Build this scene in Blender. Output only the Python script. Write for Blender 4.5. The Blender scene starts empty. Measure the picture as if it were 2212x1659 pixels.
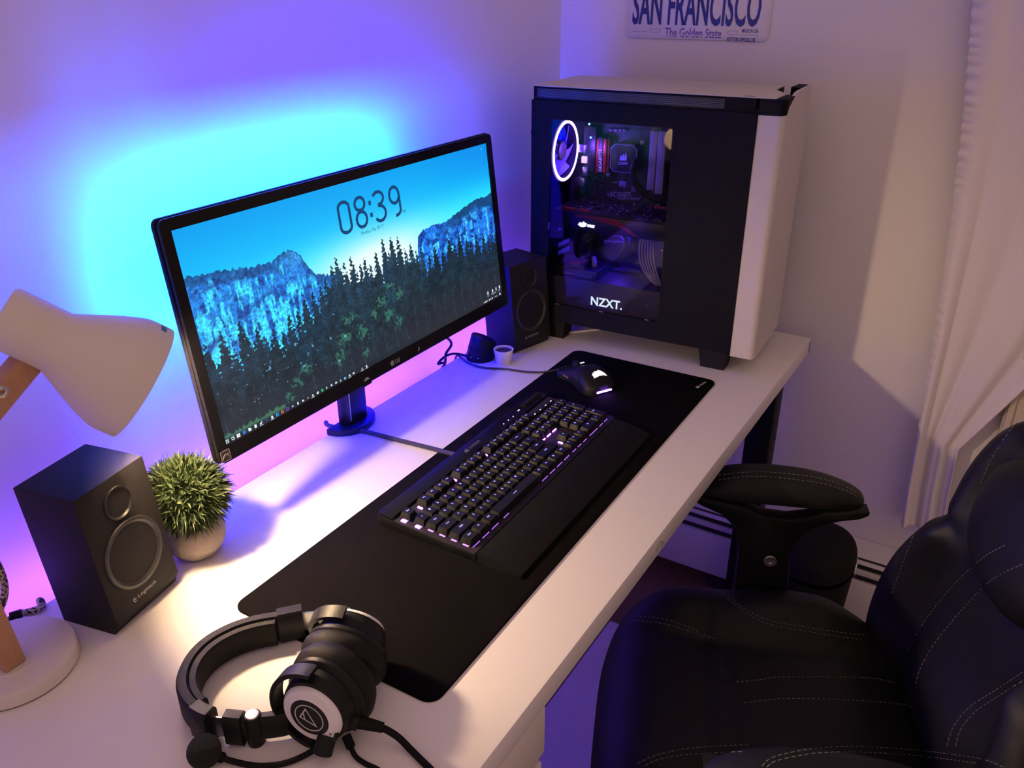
import bpy, bmesh, math, random
import numpy as np
from mathutils import Vector, Matrix
from mathutils.bvhtree import BVHTree

# ------------------------------------------------------------------ camera
D = 0.74                      # height of the desk top above the floor
IMG_W, IMG_H = 2212, 1659
CAM = (-1.752, -0.3271, 0.6855)          # relative to the desk top
EUL = (1.1254, 0.0025, -1.0171)
F_PX = 1799.4
scene = bpy.context.scene
cd = bpy.data.cameras.new('camera'); cam = bpy.data.objects.new('camera', cd)
scene.collection.objects.link(cam); scene.camera = cam
cam.location = (CAM[0], CAM[1], CAM[2] + D); cam.rotation_euler = EUL
cd.sensor_fit = 'HORIZONTAL'; cd.sensor_width = 36.0; cd.lens = 36.0 * F_PX / IMG_W
cd.clip_start = 0.02; cd.clip_end = 60

# ------------------------------------------------------------------ light and exposure
vs = scene.view_settings
vs.view_transform = 'Standard'; vs.look = 'None'; vs.gamma = 1.0; vs.use_curve_mapping = False
vs.exposure = 0.0
world = bpy.data.worlds.new('room_light'); scene.world = world; world.use_nodes = True
bg = world.node_tree.nodes['Background']
bg.inputs['Color'].default_value = (1.0, 0.64, 0.60, 1); bg.inputs['Strength'].default_value = 0.54
MONITOR_LED = ((0.0, 0.11, 1.0), 1350.0)
BLUE_SPILL = ((0.0, 0.0, 1.0), 1100.0)  # for extra strips that carry blue past the cyan glow
DESK_LED = ((0.23, 0.06, 1.0), 120.0)
BULB = ((1.0, 0.69, 0.41), 1200.0)

C = scene.collection
random.seed(7); rng = np.random.default_rng(11)
PI = math.pi
RC = Matrix.Rotation(EUL[2], 3, 'Z') @ Matrix.Rotation(EUL[1], 3, 'Y') @ Matrix.Rotation(EUL[0], 3, 'X')
def ray(u, v):
    return RC @ Vector(((u - IMG_W / 2) / F_PX, -(v - IMG_H / 2) / F_PX, -1.0))
def at(u, v, z=0.0):          # photo pixel -> world point on a horizontal plane z above the desk top
    d = ray(u, v); t = (z - CAM[2]) / d.z
    return Vector((CAM[0] + d.x * t, CAM[1] + d.y * t, z + D))
def on(u, v, P, N):           # photo pixel -> world point on the plane through P with normal N
    d = ray(u, v); o = Vector((CAM[0], CAM[1], CAM[2] + D)); P = Vector(P); N = Vector(N)
    return o + d * (N.dot(P - o) / N.dot(d))

# ------------------------------------------------------------------ materials
MATS = {}
def mat(name, col, rough=0.5, metal=0.0, noise=0.0, scale=40.0, bump=0.0, bscale=300.0, emit=None, es=0.0,
        spec=0.5, coat=0.0, trans=0.0, stretch=None, col2=None, alpha=1.0):
    if name in MATS: return MATS[name]
    m = bpy.data.materials.new(name); m.use_nodes = True
    nt = m.node_tree; b = nt.nodes['Principled BSDF']
    b.inputs['Roughness'].default_value = rough; b.inputs['Metallic'].default_value = metal
    b.inputs['Specular IOR Level'].default_value = spec
    b.inputs['Coat Weight'].default_value = coat
    b.inputs['Transmission Weight'].default_value = trans
    b.inputs['Base Color'].default_value = (*col, 1)
    tc = nt.nodes.new('ShaderNodeTexCoord'); src = tc.outputs['Object']
    if stretch:
        mp = nt.nodes.new('ShaderNodeMapping'); mp.inputs['Scale'].default_value = stretch
        nt.links.new(src, mp.inputs['Vector']); src = mp.outputs['Vector']
    nz = nt.nodes.new('ShaderNodeTexNoise'); nz.inputs['Scale'].default_value = scale; nz.inputs['Detail'].default_value = 4
    nt.links.new(src, nz.inputs['Vector'])
    mx = nt.nodes.new('ShaderNodeMix'); mx.data_type = 'RGBA'
    c2 = col2 if col2 else tuple(c * (1 - noise) for c in col)
    mx.inputs[6].default_value = (*col, 1); mx.inputs[7].default_value = (*c2, 1)
    nt.links.new(nz.outputs['Fac'], mx.inputs[0]); nt.links.new(mx.outputs[2], b.inputs['Base Color'])
    if bump:
        n2 = nt.nodes.new('ShaderNodeTexNoise'); n2.inputs['Scale'].default_value = bscale; n2.inputs['Detail'].default_value = 3
        nt.links.new(src, n2.inputs['Vector'])
        bp = nt.nodes.new('ShaderNodeBump'); bp.inputs['Strength'].default_value = bump; bp.inputs['Distance'].default_value = 0.001
        nt.links.new(n2.outputs['Fac'], bp.inputs['Height']); nt.links.new(bp.outputs['Normal'], b.inputs['Normal'])
    if emit:
        b.inputs['Emission Color'].default_value = (*emit, 1); b.inputs['Emission Strength'].default_value = es
    MATS[name] = m
    return m
def glass_mat(name, tint, refl):
    m = bpy.data.materials.new(name); m.use_nodes = True; nt = m.node_tree; nt.nodes.clear()
    o = nt.nodes.new('ShaderNodeOutputMaterial'); t = nt.nodes.new('ShaderNodeBsdfTransparent'); g = nt.nodes.new('ShaderNodeBsdfGlossy')
    t.inputs['Color'].default_value = (*tint, 1); g.inputs['Roughness'].default_value = 0.03
    fr = nt.nodes.new('ShaderNodeFresnel'); fr.inputs['IOR'].default_value = refl
    mx = nt.nodes.new('ShaderNodeMixShader')
    nt.links.new(fr.outputs[0], mx.inputs[0]); nt.links.new(t.outputs[0], mx.inputs[1]); nt.links.new(g.outputs[0], mx.inputs[2])
    nt.links.new(mx.outputs[0], o.inputs['Surface']); MATS[name] = m
    return m

# ------------------------------------------------------------------ mesh builder
class MB:
    def __init__(s): s.v = []; s.f = []
    def add(s, vs, fs, M=None):
        o = len(s.v)
        for p in vs:
            p = Vector(p); s.v.append(M @ p if M is not None else p)
        s.f += [tuple(i + o for i in f) for f in fs]; return s
    def bm(s, bm, M=None):
        bm.verts.ensure_lookup_table(); bm.verts.index_update()
        s.add([v.co.copy() for v in bm.verts], [[v.index for v in f.verts] for f in bm.faces], M); bm.free(); return s
    def box(s, x0, x1, y0, y1, z0, z1, bev=0.0, seg=2, M=None):
        bm = bmesh.new(); bmesh.ops.create_cube(bm, size=1)
        for v in bm.verts:
            v.co = Vector(((x0 + x1) / 2 + v.co.x * (x1 - x0), (y0 + y1) / 2 + v.co.y * (y1 - y0), (z0 + z1) / 2 + v.co.z * (z1 - z0)))
        if bev: bmesh.ops.bevel(bm, geom=bm.edges[:], offset=bev, segments=seg, profile=0.5, affect='EDGES', clamp_overlap=True)
        return s.bm(bm, M)
    def prism(s, poly, d0, d1, M=None, bev=0.0):      # polygon in XY, extruded along Z
        bm = bmesh.new(); vs = [bm.verts.new((p[0], p[1], d0)) for p in poly]
        f = bm.faces.new(vs); r = bmesh.ops.extrude_face_region(bm, geom=[f])
        for e in r['geom']:
            if isinstance(e, bmesh.types.BMVert): e.co.z = d1
        bmesh.ops.recalc_face_normals(bm, faces=bm.faces[:])
        if bev: bmesh.ops.bevel(bm, geom=bm.edges[:], offset=bev, segments=2, profile=0.5, affect='EDGES', clamp_overlap=True)
        return s.bm(bm, M)
    def frame(s, outer, inner, d0, d1, M=None):       # ring between two polygons of equal length
        n = len(outer); vs = []
        for d in (d0, d1):
            vs += [(p[0], p[1], d) for p in outer] + [(p[0], p[1], d) for p in inner]
        fs = []
        for i in range(n):
            j = (i + 1) % n
            fs += [(i, n + i, n + j, j), (2 * n + i, 2 * n + j, 3 * n + j, 3 * n + i), (i, j, 2 * n + j, 2 * n + i), (n + i, 3 * n + i, 3 * n + j, n + j)]
        return s.add(vs, fs, M)
    def lathe(s, prof, seg=40, M=None, a0=0.0, a1=2 * PI):       # profile of (r, z)
        full = abs(a1 - a0 - 2 * PI) < 1e-6; n = seg if full else seg + 1
        vs = []; fs = []
        for k in range(n):
            a = a0 + (a1 - a0) * k / seg
            vs += [(r * math.cos(a), r * math.sin(a), z) for r, z in prof]
        m = len(prof)
        for k in range(seg):
            k2 = (k + 1) % n
            for i in range(m - 1): fs.append((k * m + i, k2 * m + i, k2 * m + i + 1, k * m + i + 1))
        return s.add(vs, fs, M)
    def cyl(s, p, q, r, r2=None, seg=20):
        p = Vector(p); q = Vector(q); d = (q - p); L = d.length
        M = Matrix.Translation(p) @ d.to_track_quat('Z', 'Y').to_matrix().to_4x4()
        r2 = r if r2 is None else r2
        return s.lathe([(0, 0), (r, 0), (r2, L), (0, L)], seg, M)
    def ball(s, c, r, seg=20, sc=(1, 1, 1)):
        bm = bmesh.new(); bmesh.ops.create_uvsphere(bm, u_segments=seg, v_segments=seg // 2 + 2, radius=r)
        return s.bm(bm, Matrix.Translation(Vector(c)) @ Matrix.Diagonal((*sc, 1)))
    def tube(s, pts, r, seg=8, n=0, closed=False):
        pts = [Vector(p) for p in pts]
        if n: pts = spline(pts, n)
        rings = []; up = None
        for i, p in enumerate(pts):
            t = (pts[min(i + 1, len(pts) - 1)] - pts[max(i - 1, 0)]).normalized()
            if up is None: up = t.orthogonal().normalized()
            up = (up - t * up.dot(t)).normalized(); w = t.cross(up)
            rr = r[min(i, len(r) - 1)] if isinstance(r, (list, tuple)) else r
            rings.append([p + (up * math.cos(2 * PI * k / seg) + w * math.sin(2 * PI * k / seg)) * rr for k in range(seg)])
        vs = [v for g in rings for v in g]; fs = []
        for i in range(len(rings) - 1):
            for k in range(seg):
                a = i * seg + k; b = i * seg + (k + 1) % seg
                fs.append((a, b, b + seg, a + seg))
        fs.append(tuple(range(seg - 1, -1, -1))); e = (len(rings) - 1) * seg; fs.append(tuple(range(e, e + seg)))
        return s.add(vs, fs)
    def ribbon(s, path, th, z0, z1, crown=0.0):        # strip standing on edge that follows a path in plan
        vs = []; fs = []; n = len(path); prof = [(-.5, 0), (-.5, 1), (-.3, 1), (.3, 1), (.5, 1), (.5, 0), (.3, 0), (-.3, 0)]
        prof = [(-.5, .12), (-.5, .88), (-.32, 1), (.32, 1), (.5, .88), (.5, .12), (.32, 0), (-.32, 0)]
        for i, p in enumerate(path):
            a = path[max(i - 1, 0)]; b = path[min(i + 1, n - 1)]
            t = Vector((b[0] - a[0], b[1] - a[1])).normalized(); w = Vector((-t.y, t.x))
            T = th[i] if isinstance(th, (list, tuple)) else th
            za = z0[i] if isinstance(z0, (list, tuple)) else z0; zb = z1[i] if isinstance(z1, (list, tuple)) else z1
            for o, h in prof: vs.append((p[0] + w.x * o * T, p[1] + w.y * o * T, za + (zb - za) * h))
        m = len(prof)
        for i in range(n - 1):
            for k in range(m): fs.append((i * m + k, i * m + (k + 1) % m, (i + 1) * m + (k + 1) % m, (i + 1) * m + k))
        fs.append(tuple(range(m - 1, -1, -1))); fs.append(tuple(range((n - 1) * m, n * m)))
        return s.add(vs, fs)
    def grid(s, fn, nu, nv, M=None, flip=False):
        vs = [fn(i / nu, j / nv) for j in range(nv + 1) for i in range(nu + 1)]; w = nu + 1
        fs = [(j * w + i, j * w + i + 1, (j + 1) * w + i + 1, (j + 1) * w + i) for j in range(nv) for i in range(nu)]
        if flip: fs = [f[::-1] for f in fs]
        return s.add(vs, fs, M)
    def pillow(s, outline, top, bot, cx=0, cy=0, nr=14, p=4.0, M=None):
        # closed cushion over a plan outline: outline(k) -> (x, y) list ; top(x, y, e), bot(x, y, e) with e = edge falloff 1..0
        n = len(outline); vs = []; fs = []
        for side in (0, 1):
            fn = top if side == 0 else bot
            vs.append((cx, cy, fn(cx, cy, 1.0)))
            for k in range(1, nr + 1):
                r = math.sin(k / nr * PI / 2); e = max(0.0, 1 - r ** p) ** (1 / 2.2)
                for (x, y) in outline:
                    X = cx + (x - cx) * r; Y = cy + (y - cy) * r; vs.append((X, Y, fn(X, Y, e)))
        off = 1 + nr * n
        for side in (0, 1):
            o = side * off
            for i in range(n):
                j = (i + 1) % n; t = (o, o + 1 + i, o + 1 + j); fs.append(t if side == 0 else t[::-1])
                for k in range(nr - 1):
                    a = o + 1 + k * n + i; b = o + 1 + k * n + j
                    q = (a, a + n, b + n, b); fs.append(q if side == 0 else q[::-1])
        for i in range(n):
            j = (i + 1) % n; a = 1 + (nr - 1) * n
            fs.append((a + i, off + a + i, off + a + j, a + j))
        return s.add(vs, fs, M)
    def mesh(s, name, smooth=True, angle=35):
        me = bpy.data.meshes.new(name); me.from_pydata([tuple(v) for v in s.v], [], s.f); me.validate()
        bm = bmesh.new(); bm.from_mesh(me); bmesh.ops.remove_doubles(bm, verts=bm.verts[:], dist=1e-6)
        bmesh.ops.recalc_face_normals(bm, faces=bm.faces[:]); bm.to_mesh(me); bm.free()
        if smooth:
            me.shade_smooth(); me.set_sharp_from_angle(angle=math.radians(angle))
        return me
    def obj(s, name, material, parent=None, smooth=True, angle=35, sub=0):
        return link(name, s.mesh(name, smooth, angle), material, parent, sub)
def link(name, me, material, parent=None, sub=0):
    o = bpy.data.objects.new(name, me); C.objects.link(o)
    if material is not None and not me.materials: me.materials.append(material)
    if parent is not None: o.parent = parent
    if sub:
        m = o.modifiers.new('subdivision', 'SUBSURF'); m.levels = sub; m.render_levels = sub
    return o
def spline(pts, n):
    out = []; P = [pts[0]] + list(pts) + [pts[-1]]
    for i in range(1, len(P) - 2):
        a, b, c, d = (Vector(q) for q in P[i - 1:i + 3])
        for k in range(n):
            t = k / n
            out.append(0.5 * ((2 * b) + (c - a) * t + (2 * a - 5 * b + 4 * c - d) * t * t + (3 * b - 3 * c + d - a) * t ** 3))
    out.append(Vector(pts[-1])); return out
def rrect(x0, x1, y0, y1, r, n=6):
    out = []
    for cx, cy, a in ((x1 - r, y0 + r, -PI / 2), (x1 - r, y1 - r, 0), (x0 + r, y1 - r, PI / 2), (x0 + r, y0 + r, PI)):
        out += [(cx + r * math.cos(a + PI / 2 * k / n), cy + r * math.sin(a + PI / 2 * k / n)) for k in range(n + 1)]
    return out
def sellipse(cx, cy, a, b, p, n=64):
    out = []
    for k in range(n):
        t = 2 * PI * k / n; c, s_ = math.cos(t), math.sin(t)
        out.append((cx + a * math.copysign(abs(c) ** (2 / p), c), cy + b * math.copysign(abs(s_) ** (2 / p), s_)))
    return out
def circle(cx, cy, r, n=40): return [(cx + r * math.cos(2 * PI * k / n), cy + r * math.sin(2 * PI * k / n)) for k in range(n)]
def basis(o, x, y):           # matrix whose local X, Y run along x and y
    x = Vector(x).normalized(); y = Vector(y); z = x.cross(y).normalized(); y = z.cross(x)
    return Matrix.Translation(Vector(o)) @ Matrix((x, y, z)).transposed().to_4x4()
def text_mesh(body, w, h, depth=0.0, M=None, shear=0.0, bold=0.0, align='L'):
    cu = bpy.data.curves.new('t', 'FONT'); cu.body = body; cu.size = 1.0; cu.offset = bold; cu.shear = shear
    cu.resolution_u = 3
    ob = bpy.data.objects.new('t', cu); C.objects.link(ob)
    dg = bpy.context.evaluated_depsgraph_get(); me = bpy.data.meshes.new_from_object(ob.evaluated_get(dg))
    bpy.data.objects.remove(ob); bpy.data.curves.remove(cu)
    co = np.array([v.co[:] for v in me.vertices]); mn = co.min(0); mxx = co.max(0); sp = np.maximum(mxx - mn, 1e-9)
    vs = [((p[0] - mn[0]) / sp[0] * w, (p[1] - mn[1]) / sp[1] * h, 0) for p in co]; fs = [tuple(p.vertices) for p in me.polygons]
    bpy.data.meshes.remove(me)
    b = MB()
    if depth:
        bm = bmesh.new(); V = [bm.verts.new(v) for v in vs]
        for f in fs:
            try: bm.faces.new([V[i] for i in f])
            except ValueError: pass
        bmesh.ops.remove_doubles(bm, verts=bm.verts[:], dist=1e-7)
        r = bmesh.ops.extrude_face_region(bm, geom=bm.faces[:])
        for e in r['geom']:
            if isinstance(e, bmesh.types.BMVert): e.co.z = depth
        b.bm(bm, M)
    else: b.add(vs, fs, M)
    return b
def empty(name, loc=(0, 0, 0), rz=0.0, M=None):
    o = bpy.data.objects.new(name, None); C.objects.link(o); o.empty_display_size = 0.05
    if M is not None: o.matrix_world = M
    else: o.location = loc; o.rotation_euler = (0, 0, rz)
    return o
def tag(o, label, cat, group=None):
    o['label'] = label; o['category'] = cat
    if group: o['group'] = group
    return o
def struct(o): o['kind'] = 'structure'; return o
def inv(root):
    bpy.context.view_layer.update(); return root.matrix_world.inverted()

black = mat('black_plastic', (0.005, 0.005, 0.006), 0.45, noise=0.2, spec=0.14)
black_gloss = mat('black_gloss', (0.005, 0.005, 0.007), 0.3, spec=0.25)
rubber = mat('black_rubber', (0.007, 0.007, 0.008), 0.7, noise=0.2, spec=0.15)
white_plastic = mat('white_plastic', (0.78, 0.77, 0.76), 0.4, noise=0.03)
steel = mat('brushed_steel', (0.55, 0.55, 0.56), 0.32, 1.0, noise=0.15, stretch=(1, 1, 20))
def lin(*c): return tuple(((x / 255) / 12.92 if x / 255 <= 0.04045 else ((x / 255 + 0.055) / 1.055) ** 2.4) for x in c)
XW, YW = 0.06, 0.662          # right wall and back wall
# ------------------------------------------------------------------ room
wall_mat = mat('wall_paint', (0.74, 0.72, 0.72), 0.6, noise=0.03, scale=6, bump=0.25, bscale=220, spec=0.25)
floor_mat = mat('dark_wood_floor', (0.170, 0.095, 0.045), 0.4, noise=0.6, scale=9, stretch=(1.2, 14, 1), col2=(0.085, 0.045, 0.022))
struct(MB().box(-3.6, 2.2, -3.2, YW + 0.12, -0.06, 0.0).obj('floor', floor_mat, smooth=False))
struct(MB().box(-3.6, XW, YW, YW + 0.12, 0.0, 2.5).obj('wall_back', wall_mat, smooth=False))
struct(MB().box(XW, XW + 0.12, -3.2, YW + 0.12, 0.0, 2.5).obj('wall_right', wall_mat, smooth=False))
# baseboard heater along the right wall
heater = empty('baseboard_heater', (0, 0, 0)); tag(heater, 'white metal baseboard heater with two dark slots along the wall under the desk', 'heater')
hm = mat('heater_enamel', (0.62, 0.60, 0.60), 0.4, noise=0.04)
hd = mat('heater_dark', (0.01, 0.01, 0.012), 0.7)
H0, H1 = -0.372, YW - 0.003
MB().box(XW - 0.05, XW - 0.002, H0, H1, 0.045, 0.222).obj('inner_body', hd, heater, False)
MB().box(XW - 0.062, XW - 0.05, H0, H1, 0.045, 0.166, 0.002).obj('front_panel', hm, heater)
MB().box(XW - 0.058, XW - 0.050, H0, H1, 0.182, 0.196, 0.001).obj('damper', hm, heater)
MB().prism([(XW - 0.060, 0.214), (XW - 0.0015, 0.245), (XW - 0.0015, 0.232), (XW - 0.050, 0.206)], H0, H1,
           basis((0, 0, 0), (1, 0, 0), (0, 0, 1)) @ Matrix.Scale(-1, 4, (0, 0, 1))).obj('top_hood', hm, heater, False)
for y in (H0, 0.1, 0.5):
    MB().box(XW - 0.055, XW - 0.005, y + 0.02, y + 0.06, 0.0, 0.046).obj('foot', hd, heater, False)
# window casing seen past the curtain
trim_mat = mat('cream_trim', (0.60, 0.52, 0.40), 0.45, noise=0.05)
tr = struct(MB().box(XW - 0.024, XW - 0.0005, -0.47, -0.385, 0.0005, 2.12, 0.003).obj('trim_1', trim_mat))
MB().box(XW - 0.030, XW - 0.0235, -0.402, -0.390, 0.001, 2.115, 0.002).obj('bead', trim_mat, tr)
MB().box(XW - 0.033, XW - 0.0235, -0.462, -0.445, 0.001, 2.05, 0.003).obj('bead', trim_mat, tr)
struct(MB().box(XW - 0.024, XW - 0.0005, -1.345, -1.26, 0.0005, 2.12, 0.003).obj('trim_2', trim_mat))
struct(MB().box(XW - 0.024, XW - 0.0005, -1.2595, -0.4705, 2.035, 2.12, 0.003).obj('trim_3', trim_mat))
dr_ = struct(MB().box(XW - 0.012, XW - 0.0005, -1.2595, -0.4705, 0.008, 2.034, 0.002).obj('door_1', mat('door_paint', (0.62, 0.58, 0.54), 0.45, noise=0.03)))
for (za, zb_) in ((0.20, 0.95), (1.12, 1.88)): MB().box(XW - 0.016, XW - 0.0115, -1.15, -0.58, za, zb_, 0.004).obj('door_panel', MATS['door_paint'], dr_)
# curtain
cur_mat = mat('curtain_cloth', (0.72, 0.68, 0.68), 0.85, noise=0.05, scale=500, bump=0.3, bscale=900, spec=0.1)
cx = XW - 0.035
EL = [(p.z, p.y) for p in (on(u, v, (cx, 0, 0), (1, 0, 0)) for u, v in ((2122, -160), (2103, 0), (2085, 230), (2053, 500), (2020, 730), (1985, 930), (1962, 1050), (1950, 1130)))]
def edge(z):
    for (za, ya), (zb, yb) in zip(EL, EL[1:]):
        if z >= zb: return ya + (yb - ya) * (z - za) / (zb - za)
    return EL[-1][1]
zt, zb = 2.0, EL[-1][0]
def curtain(a, t):
    z = zt + (zb - zt) * t; yl = edge(min(z, EL[0][0]))
    k = max(0.0, min(1.0, (z - 0.55) / 0.75))
    yr = yl - (0.080 + 0.42 * k)
    y = yl + (yr - yl) * a
    x = cx - 0.007 * math.sin(a * 13 + 0.6 * math.sin(z * 2.2)) - 0.0025 * math.sin(a * 31 + z) - 0.010 * math.sin(min(a, 0.12) / 0.12 * PI)
    if a < 0.05: x -= 0.0035 * math.sin(z * 330 + 2 * math.sin(z * 57)) * (1 - a / 0.05) ; y += 0.0012 * math.sin(z * 260)
    return (x, y, z)
cw = MB().grid(lambda i, j: curtain(i ** 1.6, j), 90, 420)
cu = cw.obj('curtain', cur_mat, angle=80); tag(cu, 'white fabric curtain with a puckered hem hanging on the right wall', 'curtain')
sm = cu.modifiers.new('cloth', 'SOLIDIFY'); sm.thickness = 0.002
# rug and waste bin on the floor
rug = MB().box(-1.55, -0.26, -1.3, 0.315, 0.0005, 0.012, 0.004).obj('rug', mat('rug_pile', (0.60, 0.58, 0.60), 0.95, noise=0.15, scale=60, bump=0.8, bscale=120)); tag(rug, 'pale rug lying on the dark floor below the desk', 'rug')
bin_ = empty('waste_bin', (-0.145, -0.112, 0.0005), 0.0); tag(bin_, 'black rounded waste bin on the floor behind the chair armrest', 'bin')
ol = sellipse(0, 0, 0.105, 0.080, 2.4, 48)
def binshell(sc0, sc1, z0, z1): 
    b = MB(); n = len(ol)
    vs = [(x * sc0, y * sc0, z0) for x, y in ol] + [(x * sc1, y * sc1, z1) for x, y in ol] + [(x * (sc1 - .04), y * (sc1 - .04), z1) for x, y in ol] + [(x * (sc0 - .04), y * (sc0 - .04), z0 + .006) for x, y in ol]
    fs = [(k * n + i, k * n + (i + 1) % n, (k + 1) * n + (i + 1) % n, (k + 1) * n + i) for k in range(3) for i in range(n)] + [tuple(range(n - 1, -1, -1)), tuple(range(3 * n, 4 * n))]
    return b.add(vs, fs)
binshell(0.8, 1.0, 0, 0.29).obj('bin_body', rubber, bin_)
MB().pillow([(x * 1.0, y * 1.0) for x, y in ol], lambda x, y, e: 0.302 + 0.05 * e, lambda x, y, e: 0.301).obj('lid', rubber, bin_)
b = MB(); n = 60; vs = []
for k in range(n):
    a = -0.95 + 1.25 * (k / n - .5); x = 0.105 * math.copysign(abs(math.cos(a)) ** .83, math.cos(a)); y = 0.080 * math.copysign(abs(math.sin(a)) ** .77, math.sin(a))
    w = 0.010 * math.sin(k * .5) + 0.006 * math.sin(k * 1.3) - .012
    vs += [(x * 1.005, y * 1.005, 0.301), (x * 1.035, y * 1.035, 0.296 + w * .3), (x * 1.03, y * 1.03, 0.280 + w)]
b.add(vs, [(3 * k + i, 3 * (k + 1) + i, 3 * (k + 1) + i + 1, 3 * k + i + 1) for k in range(n - 1) for i in range(2)])
b.obj('liner', mat('bin_liner', (0.75, 0.72, 0.75), 0.4), bin_)

# ------------------------------------------------------------------ desk
DB = 0.5897
desk = empty('desk', (0, 0, 0)); tag(desk, 'long white desk with a square edge and black legs', 'desk')
desk_mat = mat('desk_laminate', (0.76, 0.735, 0.72), 0.38, noise=0.02, scale=4, bump=0.03, bscale=900, spec=0.35)
edge_mat = mat('desk_edge_band', (0.70, 0.66, 0.60), 0.45, noise=0.03)
top = MB().box(-2.0, 0.0, 0.0, DB, D - 0.034, D, 0.0012).obj('tabletop', desk_mat, desk)
MB().prism(rrect(-0.0105, -0.0010, D - 0.0325, D - 0.0045, 0.004), 0.0, 0.0010, basis((0, 0, 0), (1, 0, 0), (0, 0, 1))).obj('end_cap', mat('grey_cap', (0.30, 0.26, 0.28), 0.5), top)
sp = [on(u, v, (0, -0.0002, 0), (0, 1, 0)) for u, v in ((1417, 1193), (1419, 1187), (1421, 1180), (1425, 1174), (1430, 1169), (1432, 1172), (1430, 1178), (1427, 1180))]
MB().tube(sp, 0.00045, 5, 4).obj('pen_mark', mat('pen_ink', (0.16, 0.09, 0.05), 0.6), top)
for (x0, x1, y0, y1) in ((-0.092, -0.032, 0.034, 0.090), (-0.092, -0.032, DB - 0.10, DB - 0.044), (-1.97, -1.91, 0.034, 0.090), (-1.97, -1.91, DB - 0.10, DB - 0.044)):
    MB().box(x0, x1, y0, y1, 0.012 if x0 < -0.19 and x0 > -1.55 else 0.0005, D - 0.034, 0.004).obj('leg', black, desk)
strip = MB()
strip.box(-1.96, -0.02, DB + 0.0005, DB + 0.003, D - 0.028, D - 0.016)
led = strip.obj('led_strip', mat('strip_backing', (0.6, 0.6, 0.6), 0.5), desk, False)
lm = mat('desk_led_glow', (0.8, 0.8, 0.8), 0.5, emit=DESK_LED[0], es=DESK_LED[1])
for k, x in enumerate(np.arange(-1.94, -0.12, 0.05)):
    MB().box(x, x + 0.03, DB + 0.003, DB + 0.0055, D - 0.026, D - 0.018).obj('led_chip', lm, led, False)
# drawer unit under the left part of the desk
du = empty('drawer_unit', (-1.33, 0.0, 0.0)); tag(du, 'white drawer cabinet standing under the near end of the desk', 'drawer cabinet')
dw = mat('cabinet_white', (0.72, 0.68, 0.62), 0.42, noise=0.02)
MB().box(-0.165, 0.171, 0.022, DB - 0.02, 0.013, D - 0.036, 0.001).obj('cabinet_body', dw, du)
z = D - 0.036
for k, h in enumerate((0.080, 0.11, 0.15, 0.155, 0.155)):
    ww = 0.177 if k == 0 else 0.170
    MB().box(-ww, ww - (0.0 if k == 0 else 0.0), 0.001, 0.021, z - h + 0.008, z - 0.001, 0.002).obj('drawer_front', dw, du); z -= h

# ------------------------------------------------------------------ monitor
mon = empty('computer_monitor', (-0.815, 0.575, D)); tag(mon, 'black ultrawide monitor showing a forest and mountain wallpaper with a clock', 'monitor')
MMw = Matrix.Translation((-1.1424, 0.4925, 0.1444 + D)) @ Matrix.Rotation(-0.0048, 4, 'Z') @ Matrix.Rotation(-0.1081, 4, 'X') @ Matrix.Rotation(-0.0083, 4, 'Y')
MM = inv(mon) @ MMw
FR = basis((0, 0, 0), (1, 0, 0), (0, 0, 1))        # polygon in u, v ; extrusion towards the viewer
AW, AH = 0.6728, 0.2838
O = rrect(-0.0150, AW + 0.0150, -0.0225, AH + 0.0150, 0.009, 6)
I = []
for cx_, cy_ in ((AW, 0), (AW, AH), (0, AH), (0, 0)): I += [(cx_, cy_)] * 7
bez = mat('bezel_black', (0.006, 0.006, 0.008), 0.30, spec=0.2)
MB().frame(O, I, -0.004, 0.0025, MM @ FR).obj('bezel', bez, mon, angle=50)
b = MB(); n4 = 28; vs = []
for (g, dd) in ((0.0160, -0.0035), (0.0165, -0.006), (0.0160, -0.011), (0.010, -0.016), (-0.020, -0.0235)):
    vs += [(x, y, dd) for x, y in rrect(-g, AW + g, -g - 0.0070, AH + g, 0.009 if g > 0 else 0.004, 6)]
b.add(vs, [(k * n4 + i, k * n4 + (i + 1) % n4, (k + 1) * n4 + (i + 1) % n4, (k + 1) * n4 + i) for k in range(4) for i in range(n4)] + [tuple(range(n4)), tuple(range(4 * n4, 5 * n4))], MM @ FR)
b.prism(rrect(0.075, AW - 0.03, 0.002, AH - 0.05, 0.02), -0.056, -0.020, MM @ FR, 0.006)  # unseen hump, deepened to block lamp light behind the screen
b.obj('rear_shell', black, mon)
# --- wallpaper, painted cell by cell into a colour attribute
NX, NY = 700, 296
def vnoise(nx, ny, seed):
    g = np.random.default_rng(seed).random((ny + 2, nx + 2))
    yy, xx = np.mgrid[0:NY, 0:NX]; fx = xx / NX * nx; fy = yy / NY * ny
    ix = fx.astype(int); iy = fy.astype(int); tx = fx - ix; ty = fy - iy; tx = tx * tx * (3 - 2 * tx); ty = ty * ty * (3 - 2 * ty)
    return (g[iy, ix] * (1 - tx) + g[iy, ix + 1] * tx) * (1 - ty) + (g[iy + 1, ix] * (1 - tx) + g[iy + 1, ix + 1] * tx) * ty
def fbm(nx, ny, seed, o=4): return sum(vnoise(nx * 2 ** k, ny * 2 ** k, seed + k) / 2 ** (k + 1) for k in range(o)) / (1 - 0.5 ** o)
def mixc(img, c, a): return img * (1 - a[..., None]) + np.array(c) * a[..., None]
yy, xx = np.mgrid[0:NY, 0:NX]; U = (xx + 0.5) / NX * 672.8; Vv = (yy + 0.5) / NY * 283.8
def sm(a, lo, hi): t = np.clip((a - lo) / (hi - lo), 0, 1); return t * t * (3 - 2 * t)
img = np.ones((NY, NX, 3)) * np.array((20, 190, 255.0))
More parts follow.
